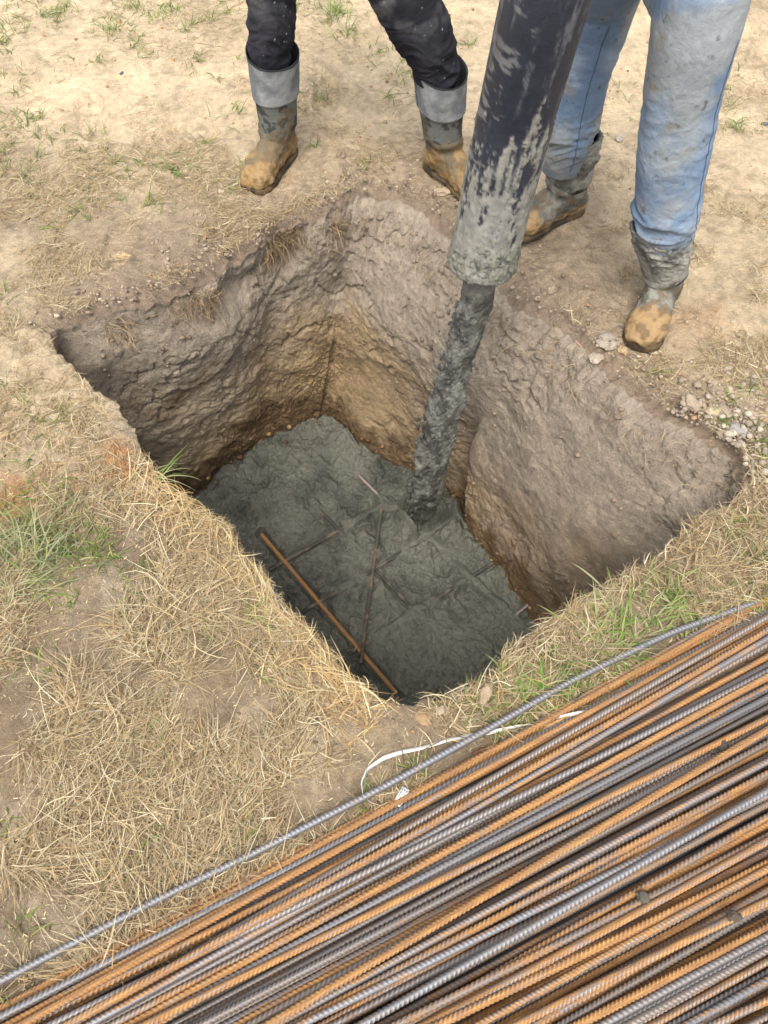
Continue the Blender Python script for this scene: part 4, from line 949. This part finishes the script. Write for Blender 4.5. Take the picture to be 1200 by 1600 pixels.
# hanging roots: far left rim
pr_ = np.zeros(NT); 
for c_, w_, a_ in ((.12, .03, .5), (.26, .035, 1.), (.33, .03, 1.2), (.60, .03, .7), (.66, .04, .35), (.85, .06, .3)): pr_ += (side == 3)*a_*np.exp(-((lt-c_)/w_)**2)*(.3+rng.random(NT)**3)
pr_ += (side == 2)*.05; pr_ /= pr_.sum()
_rw = np.tile(pr_, NW-1)*np.exp(-((wq-.045)/.035)**2); ix = rng.choice(len(WP), 1900, p=_rw/_rw.sum()); n = len(ix)
pt = (WP[ix]+nrm[ix]*.002)[:, :2]; zr_ = WP[ix][:, 2]; outh = np.arctan2(nrm[ix][:, 1], nrm[ix][:, 0])
blades('hanging_roots', M_straw, np.c_[pt, zr_], rng.gamma(3, .020, n).clip(.015, .13), rng.uniform(.0008, .0018, n), outh+rng.normal(0, 1.3, n), rng.normal(.1, .7, n), rng.normal(0, 1.8, n), rng.uniform(-.2, 2.8, n), np.array([lin(150,126,96), lin(108,90,70), lin(186,164,126)])[rng.integers(0, 3, n)], 'fine brown roots and dead stems hanging from the far rim of the pit', clamp=False, cat='roots', seg=8, cull=None)
# a few clear single roots
def root_obj(pts, r, label):
    P = crv([np.asarray(p) for p in pts], 60); P = P+.004*np.stack([fbm(P, 25, 2, 5), fbm(P, 25, 2, 6), fbm(P, 25, 2, 7)], 1)
    me = tube_mesh('root', P, np.linspace(r, r*.4, 60), seg=8, noise=.25); setcol(me, np.tile(lin(176,150,118), (len(me.vertices), 1))); link('root', me, M_clod, label=label, cat='root', group='roots on the pit wall')
dgs = bpy.context.evaluated_depsgraph_get(); dgs.update()
def hit(px, py, lift=.006):
    r = Vector(ray(px, py)).normalized(); ok, l, nn_, i, ob, m_ = S.ray_cast(dgs, Vector((0, 0, CH)), r)
    return np.array(l)+np.array(nn_)*lift if ok else at(px, py)
root_obj([hit(*q) for q in ((900,532),(925,558),(944,572),(957,610),(964,640),(966,670),(969,712))], .0032, 'longest pale root running down the pit wall below the right boot')
root_obj([hit(*q) for q in ((1002,680),(1008,696),(1022,710))], .0028, 'short pale root on the right part of the pit wall')
root_obj([hit(*q) for q in ((1118,722),(1108,740),(1106,755))], .0024, 'thin root at the right corner of the pit')
root_obj([hit(*q) for q in ((315,488),(340,500),(365,515),(385,530))], .0016, 'fine root crossing the smooth left wall of the pit')

# ------------------------------------------------------------------ clods and stones
def crumbs(name, pts, sizes, label, cols, cat, base=0):
    Vs, Fs, Cs = [], [], []; o = 0
    protos = [ico(1, k+base, .35, 1.2, (1, 1, .75)) for k in range(9)]
    for k, (p_, s_) in enumerate(zip(pts, sizes)):
        v, f = protos[k % 9]; a = rng.uniform(0, 6.28); c_, s__ = math.cos(a), math.sin(a)
        v = v@np.array([[c_, s__, 0], [-s__, c_, 0], [0, 0, 1]])*s_*rng.uniform(.7, 1.3, 3); Vs.append(v+p_); Fs.append(f+o); o += len(v); Cs.append(np.tile(cols[k % len(cols)]*rng.uniform(.8, 1.15), (len(v), 1)))
    me = mesh_np(name, np.vstack(Vs), np.vstack(Fs), np.vstack(Cs), smooth=False); return link(name, me, M_clod, label=label, cat=cat, kind='stuff')
CL = [lin(160,142,124), lin(176,158,136), lin(140,122,104), lin(166,150,130)]
n = 2600; ix = rng.choice(np.where(side >= 2)[0], n); o_ = rng.exponential(.09, n)+.002; pt = rimJ[ix]+dirv[ix]*o_[:, None]
sz = rng.exponential(.0024, n).clip(.0012, .010); crumbs('soil_crumbs', np.c_[pt, gz(pt[:, 0], pt[:, 1])-np.interp(o_, [0, .08], [.02, 0])+sz*.3], sz, 'small crumbs of dry grey-brown soil scattered along the far rim of the pit', CL, 'soil crumbs')
n = 1500; c = at(1165, 665)[:2]; pt = c+rng.normal(0, 1, (n, 2))*np.array([.12, .13]); pt = pt[~inside(pt[:, 0], pt[:, 1])]; n = len(pt)
sz = rng.exponential(.0036, n).clip(.0015, .013); crumbs('soil_crumbs', np.c_[pt, gz(pt[:, 0], pt[:, 1])+sz*.4], sz, 'loose heap of grey soil crumbs beside the right corner of the pit', [lin(168,152,134), lin(182,170,150), lin(150,138,122)], 'soil crumbs', 3)
n = 3800; pt = scatter(n, np.clip(1.1-DRY, 0, 1), XR, (.4, 4.2), keepfn=underpile); sz = rng.exponential(.002, n).clip(.001, .009)
crumbs('soil_crumbs', np.c_[pt, gz(pt[:, 0], pt[:, 1])+sz*.2], sz, 'tiny brown crumbs strewn over the bare soil and the pale sand', [lin(150,124,96), lin(176,140,104), lin(190,168,136)], 'soil crumbs', 6)
n = 1100; idx = rng.choice(len(WP), n, p=(W2+W3+1e-6)*(.15+np.exp(-wq/.12))/((W2+W3+1e-6)*(.15+np.exp(-wq/.12))).sum()); sz = rng.exponential(.0028, n).clip(.0015, .012)
crumbs('soil_crumbs', WP[idx]+nrm[idx]*.001, sz, 'grey-brown soil crumbs clinging to the walls of the pit', [lin(140,124,106), lin(150,132,112), lin(128,112,94)], 'soil crumbs', 9)
n = 700; idx = rng.choice(len(WP), n, p=np.exp(-((wp[:, 2]-ZC-.03)/.035)**2)/np.exp(-((wp[:, 2]-ZC-.03)/.035)**2).sum()); sz = rng.exponential(.0035, n).clip(.0015, .014)
crumbs('fallen_soil', WP[idx]+nrm[idx]*rng.exponential(.012, (n, 1)), sz, 'crumbs of brown soil fallen along the foot of the pit walls', [lin(120,94,66), lin(98,76,54), lin(150,122,86)], 'soil crumbs', 4)
n = 3200; pt = scatter(n, DRY*0+1, XR, (-.3, 1.6), keepfn=underpile); sz = rng.exponential(.0018, n).clip(.001, .007)
crumbs('soil_crumbs', np.c_[pt, gz(pt[:, 0], pt[:, 1])+sz*.3], sz, 'small soil crumbs between the dead straw on the near side of the pit', [lin(140,122,100), lin(158,140,116), lin(120,104,86)], 'soil crumbs', 2)
def clod(px, py, r, label, col, seed, sq=(1, .8, .6), name='clod', cat='clod'):
    c = at(px, py); v, f = ico(4, seed, .42, 1.5, sq); a = seed*1.3; v = v@np.array([[math.cos(a), math.sin(a), 0], [-math.sin(a), math.cos(a), 0], [0, 0, 1]])*r
    v = v*(1+.08*fbm(v, 60, 3, seed))[:, None]
    me = mesh_np(name, v, f, np.tile(col, (len(v), 1))*(1+.15*fbm(v, 60, 3, seed+1))[:, None]); o = link(name, me, M_clod, label=label, cat=cat, group='clods and stones around the pit'); h_ = hit(px, py, 0)
    o.location = (h_[0], h_[1], h_[2]+r*sq[2]*.35)
gcl = lin(160,144,124)
for a in ((972,548,.017,'rounded tan clod below the toe of the right boot',lin(186,158,122),1),
          (950,535,.036,'flat cracked grey clod left of the right boot toe',lin(164,152,138),2,(1,.9,.35)),
          (930,560,.026,'thin flat flake of dry soil below the cracked clod',lin(170,156,138),3,(1,.8,.3)),
          (1078,632,.030,'large rough clod at the left of the crumb heap',gcl,4),
          (1112,648,.034,'angular yellowish clod on top of the crumb heap',lin(184,168,134),5),
          (1130,644,.024,'grey clod touching the yellowish one in the crumb heap',gcl,6),
          (1152,676,.034,'smooth light grey stone in the crumb heap',lin(158,154,148),7,(1,.75,.6),'stone','stone'),
          (1128,680,.022,'small clod left of the pale stone',gcl,8),
          (690,302,.036,'flat pale clod in front of the second muddy boot',lin(178,158,132),10,(1,.7,.4)),
          (262,412,.016,'grey pebble-like clod above the far left rim',gcl,11),
          (190,402,.034,'flat straw-covered clod near the left end of the far rim',lin(176,154,122),12,(1,.5,.3)),
          (760,1083,.018,'dry tan crust of mud on the near right rim',lin(160,140,114),13,(1.6,.7,.22)),
          (660,1122,.018,'lumpy tan clod below the near corner of the pit',lin(158,134,102),14,(1.2,.8,.3)),
          (690,1110,.012,'grey-brown clod beside the lumpy tan one',gcl,15),
          (966,218,.018,'small stone on the sand between the jeans legs',lin(176,164,150),16,(1,.7,.5),'stone','stone'),
          (1195,195,.016,'dark grey stone at the right edge of the sand',lin(110,108,106),17,(1,.7,.5),'stone','stone'),
          (190,115,.010,'tiny dark grey stone alone on the pale sand',lin(104,106,108),18,(1,.7,.5),'stone','stone'),
          (345,300,.012,'white pebble left of the first boot toe',lin(206,196,180),19,(1,.7,.5),'stone','stone'),
          (862,455,.02,'clod on the slope right of the hose mouth',gcl,20),
          (840,468,.013,'small clod left of the one right of the hose mouth',gcl,21)):
    clod(*a)
for a in ((1130,1168,.017,'dark grey dirt lump stuck on the upper right bars of the pile',lin(86,80,72),30),(1116,1175,.012,'smaller dark dirt lump next to the one on the upper right bars',lin(82,74,66),31),
          (1058,1275,.014,'yellow-brown dirt lump on the right part of the pile',lin(150,116,66),32),(1003,1403,.014,'dark grey dirt lump at the middle of the lower pile',lin(96,90,80),33),(1146,1432,.012,'small dark lump low on the right of the pile',lin(90,82,70),34)):
    clod(*a)

# ------------------------------------------------------------------ white strap and dry stalk
sp_ = [(912,1118),(880,1122),(850,1127),(800,1135),(770,1141),(735,1147),(700,1153),(660,1165),(625,1173),(600,1182),(575,1200),(565,1222),(568,1243),(580,1254),(600,1259),(618,1253),(628,1243)]
P = crv([at(a, b, .018) for a, b in sp_], 160); P[:, 2] = gz(P[:, 0], P[:, 1])+.012+.006*np.sin(np.linspace(0, 9, 160))
tt = np.linspace(0, 1, 160)
P[:, 2] += .035*sst(.16, .02, tt)                     # its free end rests on the first bars of the pile
lx, ly = np.array([p[0] for p in lone]), np.array([p[1] for p in lone])
T = np.gradient(P, axis=0); T /= np.linalg.norm(T, axis=1)[:, None]; sd = np.cross(T, [0, 0, 1]); sd /= np.linalg.norm(sd, axis=1)[:, None]
roll = .5+.9*np.sin(tt*8+.6)*sst(0, .2, tt); nrm_ = np.cross(sd, T); wv = sd*np.cos(roll)[:, None]+nrm_*np.sin(roll)[:, None]
wd2 = .0044
th_ = np.cross(T, wv)*.0004
ring = np.stack([P-wv*wd2+th_, P+wv*wd2+th_, P+wv*wd2-th_, P-wv*wd2-th_], 1).reshape(-1, 3)
strap = link('strap', mesh_np('strap', ring, np.vstack([grid_q(4, 160), [[3, 2, 1, 0], [636, 637, 638, 639]]]), np.tile(lin(208,206,200), (len(ring), 1)), smooth=False), M_strap, label='thin white plastic strap curling under the single rebar to the edge of the pile', cat='strap')
def orient_box(name, c, ax, ay, hx, hy, hz_, col, mat, parent):
    az = np.cross(ax, ay); V = [c+ax*hx*i+ay*hy*j+az*hz_*k for i in (-1, 1) for j in (-1, 1) for k in (-1, 1)]
    Fq = [(0,1,3,2),(4,6,7,5),(0,4,5,1),(2,3,7,6),(0,2,6,4),(1,5,7,3)]; me = mesh_np(name, np.array(V), np.array(Fq), np.tile(col, (8, 1)), smooth=False); return link(name, me, mat, parent)
ta, tb_ = at(620, 1258, .028), at(634, 1232, .028); ax = (tb_-ta)/np.linalg.norm(tb_-ta); ay = np.cross([0, 0, 1], ax); cn = (ta+tb_)/2
tagp = orient_box('tag', cn, ax, ay, .020, .0085, .0005, lin(222,222,216), M_strap, strap)
for r__ in range(3):
    for k in range(5):
        if (r__*5+k) % 4 == 3: continue
        orient_box('print_mark', cn+ax*(-.014+k*.007)+ay*(-.005+r__*.005)+np.array([0, 0, .0008]), ax, ay, .0022, .0009, .0002, lin(90,90,96), M_strap, tagp)
P = crv([at(*q_, .022) for q_ in ((738,1176),(770,1166),(800,1154),(826,1148),(850,1140),(878,1124),(905,1116))], 70); P[:, 2] = gz(P[:, 0], P[:, 1])+.016+.03*sst(.5, 1, np.linspace(0, 1, 70))
me = tube_mesh('dry_stalk', P, .0042+.0025*np.sin(np.linspace(0, 12, 70)), seg=10, noise=.5, nsc=80); Vv = getco(me)
setcol(me, mix(lin(190,150,96), lin(104,74,62), sst(-.2, .3, fbm(Vv, 22, 3, 190)))); link('dry_stalk', me, M_clod, label='twisted reddish brown dry stalk lying beside the white strap', cat='stalk')
P = np.array([hit(592+40*t_, 1222+5*math.sin(t_*3), .004) for t_ in np.linspace(0, 1, 4)])
print('script done', len(bars), 'bars')
